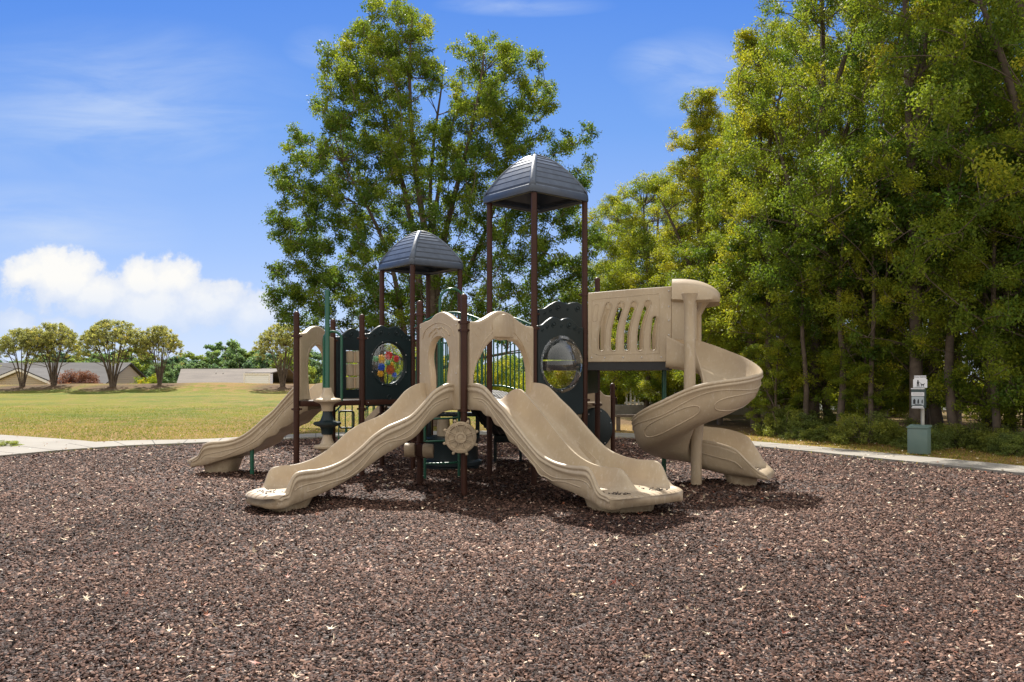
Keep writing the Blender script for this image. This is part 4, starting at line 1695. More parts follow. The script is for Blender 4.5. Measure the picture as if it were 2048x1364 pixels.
# ---- arched bridge
br = empty('arch_bridge', (0, 0, 0))
br.parent = PLAY
br.location = Vector((-.6, 13.75, 1.2)) - wpos(PLAY)
npl = 15
for i in range(npl):
    mb = MB()
    f = (i + .5) / npl
    a, b = V2(Tn).lerp(V2(L_), f), V2(Tr).lerp(V2(F_), f)
    c = (a + b) / 2
    z = DZ + .15 * math.sin(PI * f)
    d_ = b - a
    sl_ = math.atan2(.15 * PI * math.cos(PI * f), (V2(L_) - V2(Tn)).length)
    dr = V2(L_) - V2(Tn)
    mb.box(c.x, c.y, z - .02, .112, d_.length - .14, .032, rz=math.atan2(dr.y, dr.x), bev=.006, mtx=Matrix.Rotation(-sl_, 4, 'Y'))
    mb.build('plank', M['bridge'], br)
for (a0, b0) in ((Tn, L_), (Tr, F_)):
    a, b = V2(a0), V2(b0)
    top, bot, top2 = [], [], []
    for k in range(25):
        f = k / 24
        q = a.lerp(b, .03 + .94 * f)
        ar = math.sin(PI * f)
        top.append((q.x, q.y, 2.42 + .20 * ar))
        top2.append((q.x, q.y, 2.29 + .20 * ar))
        bot.append((q.x, q.y, DZ + .05 + .17 * ar))
    for pl_, r_ in ((top, .02), (top2, .013), (bot, .016)):
        mb = MB()
        mb.tube(pl_, r_, 8)
        mb.build('rail', M['green'], br, ang=60)
    for k in range(1, 17):
        mb = MB()
        f = k / 17
        q = a.lerp(b, .03 + .94 * f)
        ar = math.sin(PI * f)
        mb.tube([(q.x, q.y, DZ + .05 + .17 * ar), (q.x, q.y, 2.42 + .20 * ar)], .0125, 8)
        mb.build('baluster', M['green'], br, ang=60)
# barrier bars on the rear edge of the left roofed deck and between decks
def barrier(a, b, z0, z1, n, name='barrier'):
    a, b = V2(a), V2(b)
    mb = MB()
    for z in (z0, z1):
        mb.tube([(*a.lerp(b, .06), z), (*a.lerp(b, .94), z)], .016, 8)
    for k in range(n):
        q = a.lerp(b, .1 + .8 * k / (n - 1))
        mb.tube([(*q, z0), (*q, z1)], .0115, 8)
    return mb.build(name, M['green'], PLAY, ang=60)


barrier(Tf, Tr, 1.3, 2.2, 8)

# ---- loop ladder behind the wave slide
lad = empty('loop_ladder', (0, 0, 0))
lad.parent = PLAY
lad.location = Vector((-1.1, 12.8, 0)) - wpos(PLAY)
lx0, lx1, ly = -1.345, -.82, 12.75
mb = MB()
for x in (lx0, lx1):
    mb = MB()
    mb.tube([(x, ly, -.2), (x, ly, 1.15)], .022, 12)
    mb.build('upright', M['green'], lad, ang=60)
for z in (.23, .575, .92):
    mb = MB()
    mb.tube([(lx0, ly, z), (lx0 + .1, ly - .05, z + .01), ((lx0 + lx1) / 2, ly - .075, z + .015), (lx1 - .1, ly - .05, z + .02), (lx1, ly, z + .03)], .016, 10)
    mb.build('rung', M['green'], lad, ang=60)
mb = MB()
hc = (-.95, 13.05)
mb.tube([(hc[0] - .19, hc[1], 1.2)] + [(hc[0] - .19 * math.cos(a), hc[1], 2.78 + .19 * math.sin(a)) for a in np.linspace(0, PI, 13)] + [(hc[0] + .19, hc[1], 1.2)], .02, 10)
mb.build('hoop', M['green'], lad, ang=60)

# ---- dark climbing drum with tan knobs under the deck
dr_c = (-1.02, 14.2)
drum = empty('climbing_drum', (0, 0, 0))
drum.parent = PLAY
drum.location = Vector((*dr_c, 0)) - wpos(PLAY)
mb = MB()
mb.lathe(*dr_c, [(.46, -.1), (.46, .06), (.50, .08), (.50, .14), (.44, .17), (.43, .42), (.46, .50), (.47, .53), (.45, .56), (.40, .565)], 40)
mb.build('drum_body', M['dgreen'], drum, ang=50)
for dx in (-.16, .2):
    mb = MB()
    mb.lathe(dr_c[0] + dx, dr_c[1], [(.11, .55), (.115, .7), (.105, .85), (.08, .875)], 20)
    mb.build('knob', M['tan'], drum)
mb = MB()
mb.box(dr_c[0], dr_c[1] + .12, .93, .95, .5, .06, bev=.02)
for dx in (-.42, .02, .42):
    mb.box(dr_c[0] + dx, dr_c[1] + .2, .72, .07, .1, .40, bev=.015)
mb.build('drum_roof', M['dgreen'], drum)

# ---- ribbed climbing wall and low transfer step at the back
rw = empty('ribbed_climber', (0, 0, 0))
rw.parent = PLAY
rw.location = Vector((-.3, 14.2, 0)) - wpos(PLAY)
mb = MB()
rings = []
for k in range(19):
    f = k / 18
    x0 = -.72 + .34 * f + .10 * math.sin(PI * f)
    y0 = 13.15 + 2.1 * f
    z = 1.10 - .58 * f - .14 * math.sin(PI * f)
    wv_ = .022 if k % 2 else 0
    rings.append([(x0, y0, z + .05 + wv_), (x0 + .85, y0 - .1, z + .05 + wv_), (x0 + .85, y0 - .1, z + wv_), (x0, y0, z + wv_)])
mb.loft(rings)
mb.build('ribbed_slope', M['dgreen'], rw, ang=25)
for j in range(7):
    mb = MB()
    pts = []
    for k in range(15):
        f = k / 14
        pts.append((-.72 + .34 * f + .10 * math.sin(PI * f) + .06 + .12 * j, 13.13 + 2.1 * f - .01 * j, 1.10 - .58 * f - .14 * math.sin(PI * f) + .0))
    mb.tube(pts, .018, 6)
    mb.build('rib', M['dgreen'], rw, ang=60)
mb = MB()
mb.box(-.06, 15.35, .45, .55, .5, .14, bev=.02)
mb.build('transfer_step', M['dgreen'], rw)
mb = MB()
for dx, dy in ((-.27, -.2), (.2, -.2), (-.27, .2), (.2, .2)):
    mb = MB()
    mb.tube([(-.04 + dx, 15.35 + dy, -.2), (-.04 + dx, 15.35 + dy, .4)], .028, 10)
    mb.build('leg', M['dgreen'], rw, ang=60)

# ---- stair at the back left
st = empty('stair', (0, 0, 0))
st.parent = PLAY
st.location = Vector((-2.6, 16, 0)) - wpos(PLAY)
sd = Vector((-.80, .60))
s0_ = V2(Tl).lerp(V2(Tf), .5) + Vector((-.3, -.2))
for off in (0.0, .75):
    sidev = Vector((.60, .80)) * off
    mb = MB()
    rings = []
    for f in (0, 1):
        q = s0_ + sidev + sd * (1.5 * f)
        z = 1.16 - 1.1 * f
        rings.append([(q.x - .02, q.y - .02, z - .10), (q.x + .02, q.y + .02, z - .10), (q.x + .02, q.y + .02, z + .05), (q.x - .02, q.y - .02, z + .05)])
    mb.loft(rings)
    mb.build('stringer', M['tan'], st)
    mb = MB()
    top = []
    for f in (0, 1):
        q = s0_ + sidev + sd * (1.5 * f)
        top.append((q.x, q.y, 1.95 - 1.1 * f))
    mb.tube(top, .018, 8)
    for k in range(9):
        f = k / 8
        q = s0_ + sidev + sd * (1.5 * f)
        mb.tube([(q.x, q.y, 1.18 - 1.1 * f), (q.x, q.y, 1.95 - 1.1 * f)], .012, 8)
    mb.build('handrail', M['green'], st, ang=60)
mb = MB()
for k in range(5):
    mb = MB()
    f = (k + .5) / 5
    q = s0_ + Vector((.60, .80)) * .375 + sd * (1.5 * f)
    mb.box(q.x, q.y, 1.12 - 1.1 * f, .3, .72, .04, rz=math.atan2(sd.y, sd.x), bev=.008)
    mb.build('tread', M['deck'], st)
# brown boards below the left decks
mb = MB()
q = V2(Tl).lerp(V2(Tn), .5) + Vector((.1, .9))
mb.box(q.x, q.y, .72, .9, .04, .7, rz=.1, bev=.01)
mb.build('kick_board', M['brown'], PLAY)

# ---- ship wheel toy on the front post
wh = empty('wheel_toy', (0, 0, 0))
wh.parent = PLAY
wc = Vector((O_[0] - .035, O_[1] - .14, .765))
wh.location = wc - wpos(PLAY)
WR = .205


def WP(r, a, n):
    return Vector((wc.x + r * math.cos(a), wc.y - n, wc.z + r * math.sin(a)))


mb = MB()
m_ = 48
prof = [(.001, -.03), (WR * .6, -.03), (WR * 1.02, -.028), (WR * 1.04, .0), (WR * 1.0, .022), (WR * .80, .026), (WR * .76, .006), (WR * .40, .006), (WR * .36, .034), (WR * .24, .036), (WR * .21, .026), (WR * .12, .03), (.001, .034)]
mb.loft([[WP(r, 2 * PI * k / m_, n) for k in range(m_)] for r, n in prof], cap=False)
bmesh.ops.remove_doubles(mb.bm, verts=mb.bm.verts, dist=.0004)
mb.build('wheel_disc', M['tan2'], wh, ang=40)
mb = MB()
for k in range(8):
    a = 2 * PI * k / 8 + .35
    for da in (-.09, .09):
        mb.tube([WP(WR * .36, a + da * 1.6, .022), WP(WR * .9, a + da, .024), WP(WR * 1.12, a + da * .6, .012)], .006, 6)
    mb.sphere(WP(WR * 1.13, a, .004), .022, 10)
    mb.tube([WP(WR * .84, a + .16, .026), WP(WR * .84, a + .39, .027), WP(WR * .84, a + .62, .026)], .006, 6)
    mb.tube([WP(WR * .93, a + .13, .024), WP(WR * .93, a + .39, .025), WP(WR * .93, a + .65, .024)], .005, 6)
mb.build('wheel_relief', M['tan2'], wh, ang=60)
mb = MB()
mb.tube([WP(0, 0, -.13), WP(0, 0, .0)], .03, 12)
mb.build('hub', M['brown'], wh)

# ---- two tan drums on the post between slides
ld = empty('drum_toy', (0, 0, 0))
ld.parent = PLAY
lc = Vector((S2[0], S2[1] - .08, .52))
ld.location = lc - wpos(PLAY)
for sx, tilt in ((-1, 0), (1, -.06)):
    mb = MB()
    rings = []
    for r_, u_ in ((.02, .055), (.085, .055), (.1, .065), (.104, .08), (.104, .19), (.097, .205), (.05, .21), (.01, .205)):
        rings.append([(lc.x + sx * u_, lc.y + r_ * math.cos(a), lc.z + tilt * u_ * 6 * .2 + r_ * math.sin(a)) for a in np.linspace(0, 2 * PI, 25)[:-1]])
    mb.loft(rings)
    mb.build('drum', M['tan2'], ld, ang=40)
mb = MB()
mb.loft([[(lc.x + r_ * math.cos(a), lc.y - n_, lc.z + r_ * math.sin(a)) for a in np.linspace(0, 2 * PI, 25)[:-1]] for r_, n_ in ((.02, -.03), (.095, -.03), (.1, .0), (.09, .02), (.02, .025))])
for sx in (-1, 1):
    mb.box(lc.x + sx * .06, lc.y - .03, lc.z - .1, .06, .03, .02, bev=.004)
mb.build('bracket', M['brown'], ld, ang=40)

# ---- low play counter at the right rear, tan humped board with a dark dial
o0, d0, W = span((Q_[0] - .33, Q_[1] + .12), G_, .0)
xd_ = unit(( .95, 14.35), G_)
o1 = Vector((.98, 14.33))
W = (V2(G_) - o1).length - .05
lowp = panel('low_play_panel', o1, (V2(G_) - o1), [(0, .18), (W, .18), (W, 1.24)] + catmull([(W * .98, 1.245), (W * .86, 1.26), (W * .76, 1.33), (W * .64, 1.42), (W * .54, 1.40), (W * .48, 1.35), (W * .42, 1.40), (W * .32, 1.42), (W * .2, 1.33), (W * .1, 1.26), (W * .02, 1.245)], 5) + [(0, 1.24)], [], M['tan'], .08, .02)
P = frame_fn(o1, (V2(G_) - o1))
mb = MB()
mb.loft([[P(W * .62 + r_ * math.cos(a), .68 + r_ * 1.15 * math.sin(a), n_) for a in np.linspace(0, 2 * PI, 33)[:-1]] for r_, n_ in ((.30, .03), (.32, .05), (.31, .09), (.27, .11), (.05, .12))])
mb.build('dial', M['dgreen'], lowp, ang=40)
mb = Bolts()
for a in (.3, 1.3, 2.2, 3.2, 4.2, 5.3):
    bolt(mb, P, W * .62 + .27 * math.cos(a), .68 + .31 * math.sin(a), .112, r=.011)
mb.build('bolts', M['steel'], lowp)
mb = MB()
q = P(W * .35, 1.1, .18)
mb.box(q.x, q.y, 1.12, .42, .3, .05, rz=math.atan2((V2(G_) - o1).y, (V2(G_) - o1).x), bev=.015)
mb.build('shelf', M['tan'], lowp)

# ---- free standing rounded handle behind the left deck
hn = empty('grab_loop', (-3.05, 15.2, 0))
tag(hn, 'dark green rounded square grab loop on a thin stem behind the left deck', 'grab loop')
mb = MB()
hx_, hy_, z0, z1, hwid = -3.05, 15.2, .64, .95, .135
c_ = .05
loop = []
for (cx_, cz_, a0) in ((hx_ + hwid - c_, z1 - c_, 0), (hx_ - hwid + c_, z1 - c_, PI / 2), (hx_ - hwid + c_, z0 + c_, PI), (hx_ + hwid - c_, z0 + c_, 3 * PI / 2)):
    for a in np.linspace(a0, a0 + PI / 2, 5):
        loop.append((cx_ + c_ * math.cos(a), hy_, cz_ + c_ * math.sin(a)))
mb.tube(loop, .017, 8, closed=True)
mb.build('loop', M['dgreen'], hn, ang=60)
mb = MB()
mb.tube([(hx_, hy_, -.1), (hx_, hy_, z0)], .018, 10)
mb.build('stem', M['green'], hn, ang=60)

# ================================================================= TREES
def leaf_mat(name, trans=.5):
    m = bpy.data.materials.new(name)
    m.use_nodes = True
    t = NT(m.node_tree)
    b = t.N['Principled BSDF']
    at = t.n('ShaderNodeAttribute', attribute_name='tint').outputs['Fac']
    oi = t.n('ShaderNodeObjectInfo')
    r = t.math('ADD', at, t.math('MULTIPLY', t.math('SUBTRACT', oi.outputs['Random'], .5), .12))
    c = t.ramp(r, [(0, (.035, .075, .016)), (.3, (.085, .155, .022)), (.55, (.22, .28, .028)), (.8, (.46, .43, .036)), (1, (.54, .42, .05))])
    tinted = t.mix(1.0, t.mix(.5, c, (.30, .30, .30, 1)), oi.outputs['Color'], 'MULTIPLY')
    c = t.mix(oi.outputs['Alpha'], c, tinted)
    t.put(b.inputs['Base Color'], c)
    b.inputs['Roughness'].default_value = .55
    b.inputs['Specular IOR Level'].default_value = .22
    tl = t.n('ShaderNodeBsdfTranslucent')
    t.put(tl.inputs[0], t.mix(1.0, c, (1.25, 1.2, .75, 1), 'MULTIPLY'))
    mx = t.n('ShaderNodeMixShader')
    mx.inputs[0].default_value = trans
    t.L.new(b.outputs[0], mx.inputs[1])
    t.L.new(tl.outputs[0], mx.inputs[2])
    t.L.new(mx.outputs[0], t.N['Material Output'].inputs[0])
    return m


LEAF = leaf_mat('leaf')
BARK = mat('bark', (.14, .105, .08), .85, .2, .45, 6, .8, 30)
BARKD = mat('bark_dark', (.12, .092, .07), .85, .2, .4, 6, .8, 30)


def leaf_cloud(centers, radii, counts, size, tint, flat=.8, droop=.25, rg=None, aspect=.5):
    """many leaf-sized kites round each clump centre -> V,F,tint"""
    rg = rg or rng
    Vs, Ts = [], []
    for c, r, n, tt in zip(centers, radii, counts, tint):
        n = int(n)
        if n <= 0:
            continue
        d = rg.normal(0, 1, (n, 3))
        d /= np.linalg.norm(d, axis=1)[:, None] + 1e-9
        rad = r * rg.uniform(.15, 1.0, n) ** .6 * (1 + .25 * rg.normal(0, 1, n) * (rg.random(n) < .3))
        p = d * rad[:, None]
        p[:, 2] *= flat
        # gather the leaves on a few twigs so the clump is not a fuzz ball
        k = max(3, n // 26)
        tw = rg.normal(0, 1, (k, 3))
        tw /= np.linalg.norm(tw, axis=1)[:, None]
        tw *= r * rg.uniform(.35, 1.12, k)[:, None]
        tw[:, 2] *= flat
        q = tw[rg.integers(0, k, n)]
        f = rg.uniform(.25, .85, n)[:, None]
        p = p * (1 - f) + q * f + rg.normal(0, .045, (n, 3))
        p += np.asarray(c)
        Vs.append(p)
        tz = (p[:, 2] - c[2]) / (r + 1e-6)
        Ts.append(tt + rg.normal(0, .06, n) + .0 * tz)
    p = np.concatenate(Vs)
    tn = np.concatenate(Ts)
    n = len(p)
    s = size * rg.uniform(.6, 1.35, n)
    nr = rg.normal(0, 1, (n, 3))
    nr[:, 2] += .7
    nr /= np.linalg.norm(nr, axis=1)[:, None]
    ax = rg.normal(0, 1, (n, 3))
    ax[:, 2] -= droop * 2
    ax -= nr * (ax * nr).sum(1)[:, None]
    ax /= np.linalg.norm(ax, axis=1)[:, None] + 1e-9
    sd = np.cross(nr, ax)
    V = np.empty((n, 4, 3))
    V[:, 0] = p - ax * s[:, None] * .5
    V[:, 1] = p + sd * s[:, None] * aspect * .5 + nr * s[:, None] * .10
    V[:, 2] = p + ax * s[:, None] * .55
    V[:, 3] = p - sd * s[:, None] * aspect * .5 + nr * s[:, None] * .10
    F = np.arange(n * 4).reshape(-1, 4)
    return V.reshape(-1, 3), F, np.clip(tn, 0, 1)


def limb(mb, a, b, r0, r1, seg=6, n=6, wob=.06, sag=0.0):
    a, b = Vector(a), Vector(b)
    L_len = (b - a).length
    pts, rad = [], []
    w1 = Vector((random.gauss(0, 1), random.gauss(0, 1), random.gauss(0, .4))) * wob * L_len
    for k in range(n + 1):
        f = k / n
        p = a.lerp(b, f) + w1 * math.sin(PI * f) + Vector((0, 0, sag * math.sin(PI * f) * L_len))
        pts.append(p)
        rad.append(r0 + (r1 - r0) * f ** .8)
    mb.tube(pts, 0, seg, radii=rad)
    return pts


def make_tree(name, trunk_m, trunks, centers, radii, counts, size, tint, rg, flat=.8, thin=.012, aspect=.5, droop=.25, crown_name='crown'):
    """trunks: list of (points, radii). clumps are joined to the nearest lower trunk point"""
    root = empty(name, (0, 0, 0))
    mb = MB()
    nodes = []
    for pts, rad in trunks:
        mb.tube(pts, 0, 9, radii=rad)
        for p, r in zip(pts, rad):
            nodes.append((Vector(p), r))
    order = sorted(range(len(centers)), key=lambda i_: centers[i_][2] * .6 + 0)
    for i_ in order:
        c = Vector(centers[i_])
        best, bd = None, 1e9
        for p, r in nodes:
            if p.z < c.z - .12 * (c - p).length:
                d = (c - p).length + (0.0 if r > .02 else .8)
                if d < bd:
                    best, bd = (p, r), d
        if best is None:
            best = nodes[0]
        r0 = min(best[1] * .6, .02 + .012 * (c - best[0]).length)
        pts = limb(mb, best[0], c, max(r0, thin), thin * .6, 5, 5, .07, .03)
        for k, p in enumerate(pts[1:-1]):
            nodes.append((p, max(r0 * (1 - k / 5), thin)))
        # twigs
        for _ in range(2):
            d = Vector(rg.normal(0, 1, 3)).normalized() * radii[i_] * .85
            mb.tube([c - d * .1, c + d], 0, 4, radii=[thin * .7, thin * .3])
    mb.build('trunk', trunk_m, root, world=False, ang=80)
    V, F, T = leaf_cloud(centers, radii, counts, size, tint, flat, droop, rg, aspect)
    me = raw_mesh(crown_name, V, F, 4)
    face_attr(me, 'tint', T)
    link(crown_name, me, LEAF, root, world=False, smooth=False)
    return root


def crown_pts(rg, n, z0, z1, rmax, prof, rad, jitter=.0):
    cs, rr = [], []
    while len(cs) < n:
        f = rg.random()
        z = z0 + (z1 - z0) * f
        R_max = rmax * prof(f)
        a = rg.uniform(0, 2 * PI)
        r = R_max * (rg.random() ** .38)
        r *= 1 + .22 * math.sin(3 * a + z * 1.7) + .12 * math.sin(5 * a - z * 2.3)
        cs.append((r * math.cos(a), r * math.sin(a), z + rg.normal(0, .1)))
        rr.append(rad * rg.uniform(.6, 1.35) * (.6 + .4 * prof(f)))
    return cs, rr


def place(proto, loc, rz, sc_, label, cat, group, color=None, first=False):
    if first:
        o = proto
    else:
        o = proto.copy()
        COL.objects.link(o)
        for ch in proto.children:
            c = ch.copy()
            COL.objects.link(c)
            c.parent = o
    o.location = loc
    o.rotation_euler = (0, 0, rz)
    o.scale = sc_ if hasattr(sc_, '__len__') else (sc_,) * 3
    tag(o, label, cat, group)
    for ch in o.children:
        ch.color = color if color else (1, 1, 1, 0)
    return o


# ---- the big tree behind the playground: clumps laid out from its real outline at 28 m
rg = np.random.default_rng(5)
TD = 27.0
lob = [(770, 50, 62), (735, 95, 60), (815, 75, 60), (700, 150, 62), (760, 150, 75), (825, 150, 62), (672, 215, 48), (720, 235, 66), (785, 235, 66), (665, 120, 30),
       (848, 165, 22), (935, 100, 26), (925, 165, 26), (985, 118, 52), (1035, 125, 48), (955, 190, 55), (1010, 200, 62), (1060, 180, 42), (930, 255, 60), (990, 280, 62), (1045, 260, 50), (1072, 215, 26),
       (690, 300, 55), (750, 320, 66), (810, 320, 60), (870, 300, 50), (905, 350, 55), (965, 360, 60), (1030, 345, 56), (1085, 330, 40), (1120, 285, 32), (1155, 285, 24), (1105, 225, 22),
       (582, 270, 26), (595, 305, 32), (565, 340, 28), (625, 300, 30), (625, 350, 40), (575, 385, 36), (640, 400, 44), (690, 380, 48), (560, 425, 28), (600, 440, 42), (655, 460, 46),
       (575, 480, 32), (560, 530, 26), (610, 510, 44), (670, 520, 48), (720, 450, 42), (770, 410, 50), (740, 510, 46), (600, 570, 42), (570, 590, 34), (650, 580, 50), (710, 580, 50), (560, 635, 24), (610, 630, 38), (670, 640, 40),
       (840, 400, 44), (860, 470, 44), (900, 420, 40), (800, 470, 40), (905, 500, 36), (760, 580, 40), (820, 610, 40), (930, 430, 38), (990, 430, 46), (1050, 420, 44), (1110, 400, 44), (1150, 370, 30), (1165, 330, 18), (1150, 440, 38), (1095, 470, 46), (1030, 490, 44), (970, 500, 40), (1180, 480, 28), (1160, 530, 38),
       (1100, 545, 46), (1040, 560, 44), (980, 580, 44), (920, 550, 36), (880, 600, 44), (820, 560, 34), (780, 620, 44), (730, 640, 40), (850, 650, 42), (930, 640, 46), (1000, 650, 46), (1070, 630, 46), (1140, 600, 42), (1185, 580, 26), (1120, 660, 44), (1185, 640, 30),
       (705, 70, 18), (1078, 130, 18), (1100, 180, 16), (545, 470, 14), (1178, 260, 14), (550, 555, 16)]
cs, rr, cn, tt = [], [], [], []
for (px, py, pr) in lob:
    nsub = max(3, int((pr / 22) ** 2 * (3.0 + 1.4 * min(1, py / 500))))
    for _ in range(nsub):
        a, q = rg.uniform(0, 2 * PI), pr * math.sqrt(rg.random()) * .92
        wy = 2.3 * math.exp(-((px - 860) / 330) ** 2) * (0.6 + .4 * min(1, py / 400))
        y_ = float(np.clip(rg.normal(0, wy * .75), -3, 3))
        dd_ = TD + y_
        x_, z_ = (px + q * math.cos(a) - 1024) / 1650 * dd_, EYE + (757 - py - q * math.sin(a)) / 1650 * dd_
        cs.append((x_ + 2.8, y_, z_))
        r_ = rg.uniform(.24, .46) * (.7 + .3 * min(1, pr / 40))
        rr.append(r_)
        cn.append(r_ ** 2 * 1700)
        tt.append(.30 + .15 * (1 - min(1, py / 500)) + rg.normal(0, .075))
Z0 = float(Zg(-2.8, TD)) - .1
tr = []
bx = 0.1
for (tx, ty, tz, r0) in ((-1.9, .3, 12.6, .15), (-.5, -.4, 13.2, .16), (.6, .5, 11.2, .14), (1.7, -.3, 12.2, .15), (2.9, .4, 10.0, .12), (-3.0, -.2, 9.2, .11), (.2, .9, 12.6, .12)):
    pts, rad = [], []
    for k in range(14):
        f = k / 13
        g_ = f ** 1.35
        pts.append((bx + tx * g_ + .22 * math.sin(f * 7 + tx), ty * f * 2 + .2 * math.sin(f * 6 + ty * 5), Z0 + (tz - Z0) * f))
        rad.append(r0 * (1 - f) ** .75 + .012)
    tr.append((pts, rad))
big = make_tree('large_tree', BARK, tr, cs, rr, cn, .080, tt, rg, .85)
big.location = (-2.8, TD, 0)
tag(big, 'large open crowned green tree with several bare stems directly behind the playground', 'tree')
for ch in big.children:
    ch.color = (1, 1, 1, 0)

# ---- woodland prototypes
GW = 'trees of the wood edge on the right'


def wood_proto(seed, h, z0, rmax, nclump, leafn, size, base_t, prof, lean=0.0, r0=.16):
    rg = np.random.default_rng(seed)
    cs, rr = crown_pts(rg, nclump, z0, h - .25, rmax, prof, .44)
    w_ = np.array(rr) ** 2
    cn = w_ / w_.sum() * leafn
    tt = [base_t + rg.normal(0, .09) for _ in cs]
    pts, rad = [], []
    for k in range(14):
        f = k / 13
        pts.append((lean * f + .12 * math.sin(f * 6 + seed), .12 * math.sin(f * 5 + seed * 2), -.25 + (h) * f * .97))
        rad.append(r0 * (1 - f) ** .8 + .014)
    trs = [(pts, rad)]
    for q in range(3):
        b0 = pts[3 + q * 2]
        a = rg.uniform(0, 2 * PI)
        e = (b0[0] + math.cos(a) * rmax * .6, b0[1] + math.sin(a) * rmax * .6, min(h * .92, b0[2] + h * .32))
        pp = [tuple(Vector(b0).lerp(Vector(e), f) + Vector((0, 0, .3 * math.sin(PI * f)))) for f in np.linspace(0, 1, 6)]
        trs.append((pp, [r0 * .5 * (1 - f) ** .7 + .012 for f in np.linspace(0, 1, 6)]))
    return make_tree('woodland_tree', BARKD, trs, cs, rr, cn, size, tt, rg, .8)


colf = lambda f: (min(1, .35 + f * 3.0)) * (1 - max(0, (f - .45) / .55) ** 1.8 * .86)
conf = lambda f: (min(1, .5 + f * 3.0)) * (1 - f * .78)
rndf = lambda f: math.sqrt(max(.06, 1 - (2 * f - 1) ** 2)) * .95 + .05
WA = wood_proto(21, 15, 1.0, 2.8, 460, 115000, .072, .54, colf)
WB = wood_proto(22, 13, .9, 2.5, 400, 105000, .070, .60, conf)
WC = wood_proto(23, 16, 1.8, 3.0, 470, 115000, .074, .53, colf, .5)
WD = wood_proto(24, 9, .5, 2.4, 260, 82000, .070, .56, rndf, 0, .10)
desc = ['green', 'yellow green', 'dark green', 'bushy yellow green']
# proto, x, y, scale xy, height wanted, rotation, color/alpha
woods = [
    (WA, 11.4, 17.9, 1.0, 17.5, .3, 'tallest tree of the wood edge, cut off by the right side of the photo'),
    (WC, 9.9, 20.2, .95, 17.0, 1.9, 'tall tree straight behind the dog waste station'),
    (WA, 8.7, 23.4, .95, 16.5, 4.1, 'tall tree with bare forking stem, first to the left of the dog waste station'),
    (WB, 8.0, 27.0, 1.05, 13.2, .9, 'yellowish tree whose tip reaches the top edge of the photo'),
    (WB, 7.1, 31.0, 1.08, 12.6, 2.6, 'pointed yellow green tree rising above the spiral slide'),
    (WD, 5.9, 36.0, 1.12, 10.6, .2, 'bushy lower tree above the slotted tunnel wall'),
    (WA, 5.3, 42.0, .95, 11.2, 5.0, 'slim green tree at the open left end of the wood'),
    (WD, 4.4, 47.0, .9, 6.9, 3.3, 'small round tree at the far left end of the wood'),
    (WC, 14.2, 20.8, 1.1, 18.5, 3.6, 'dark tree deep in the wood at the right side of the photo'),
    (WB, 12.9, 24.0, 1.1, 16.8, 5.2, 'tree in the second row behind the dog waste station'),
    (WA, 11.6, 27.5, 1.1, 16.5, .8, 'second row tree with yellow crown left of the dog waste station'),
    (WC, 10.6, 32.0, 1.15, 15.5, 2.2, 'second row tree above the end of the spiral slide'),
    (WB, 9.2, 37.0, 1.2, 13.6, 4.4, 'second row tree behind the pointed yellow green one'),
    (WA, 7.9, 44.0, 1.2, 12.6, 1.4, 'farthest second row tree above the tunnel'),
    (WC, 16.5, 26.0, 1.2, 18.5, .5, 'rear tree of the wood near the right side of the photo'),
    (WA, 14.5, 32.0, 1.3, 17.5, 2.9, 'rear tree of the wood right of the spiral slide'),
    (WD, 8.3, 25.2, .95, 7.6, 2.4, 'low bushy tree under the tall ones left of the dog waste station'),
    (WD, 7.35, 28.6, 1.0, 6.8, 4.9, 'low bushy tree just above the spiral slide chute'),
    (WD, 6.6, 33.4, 1.0, 6.6, 1.1, 'low bushy tree right of the tunnel'),
    (WD, 10.9, 19.0, .8, 7.2, .6, 'low bushy tree between the dog waste station and the right side of the photo'),
    (WD, 9.6, 22.0, .85, 6.6, 5.5, 'low bushy tree close behind the green bin'),
    (WD, 12.6, 18.9, .9, 7.0, 3.0, 'low dark tree at the lower right side of the photo'),
]
low_labels = ['right of the spiral slide run-out', 'left of the dog waste station', 'cut off by the photo edge']
for (x_, y_, h_), lb in zip(((7.4, 23.0, 3.3), (9.1, 21.2, 2.9), (12.0, 17.6, 3.3)), low_labels):
    woods.append((WD, x_, y_, .42, h_, x_ * 3, 'young bushy tree at the wood edge, ' + lb))
H0 = {WA: 15, WB: 13, WC: 16, WD: 9}
seen = set()
for (pr, x_, y_, s_, h_, rz, lb) in woods:
    f_ = pr not in seen
    seen.add(pr)
    place(pr, (x_, y_, float(Zg(x_, y_))), rz, (s_, s_, h_ / H0[pr]), lb, 'tree', GW, None, f_)

# slender stems standing in the shade under the canopy
rg = np.random.default_rng(33)
cs, rr = crown_pts(rg, 26, 3.0, 6.4, .9, rndf, .4)
SAP = make_tree('sapling', BARKD, [([(.05 * math.sin(k), .05 * math.cos(k * 1.3), -.2 + 6.3 * k / 9) for k in range(10)], [.075 * (1 - k / 10) + .012 for k in range(10)])], cs, rr,
                [170] * len(cs), .085, [.35 + rg.normal(0, .1) for _ in cs], rg)
spots = [(7.9, 22.3, .9), (8.5, 21.3, 1.1), (9.0, 20.6, .8), (10.2, 19.1, 1.3), (10.7, 18.3, 1.0), (11.0, 17.4, .9), (9.5, 21.4, 1.4), (11.9, 19.6, 1.5), (10.6, 20.6, 1.6), (7.6, 24.4, 1.2), (8.9, 24.6, 1.5), (12.4, 21.4, 1.5), (11.7, 23.2, 1.6), (9.9, 26.0, 1.5), (10.9, 22.0, 1.2)]
for i, (x_, y_, s_) in enumerate(spots):
    place(SAP, (x_, y_, float(Zg(x_, y_))), i * 1.3, (s_ * 1.1, s_ * 1.1, 1 + .1 * (i % 4)), 'slender dark stem standing in the shade of the wood on the right', 'tree', 'slender stems in the wood on the right', None, i == 0)


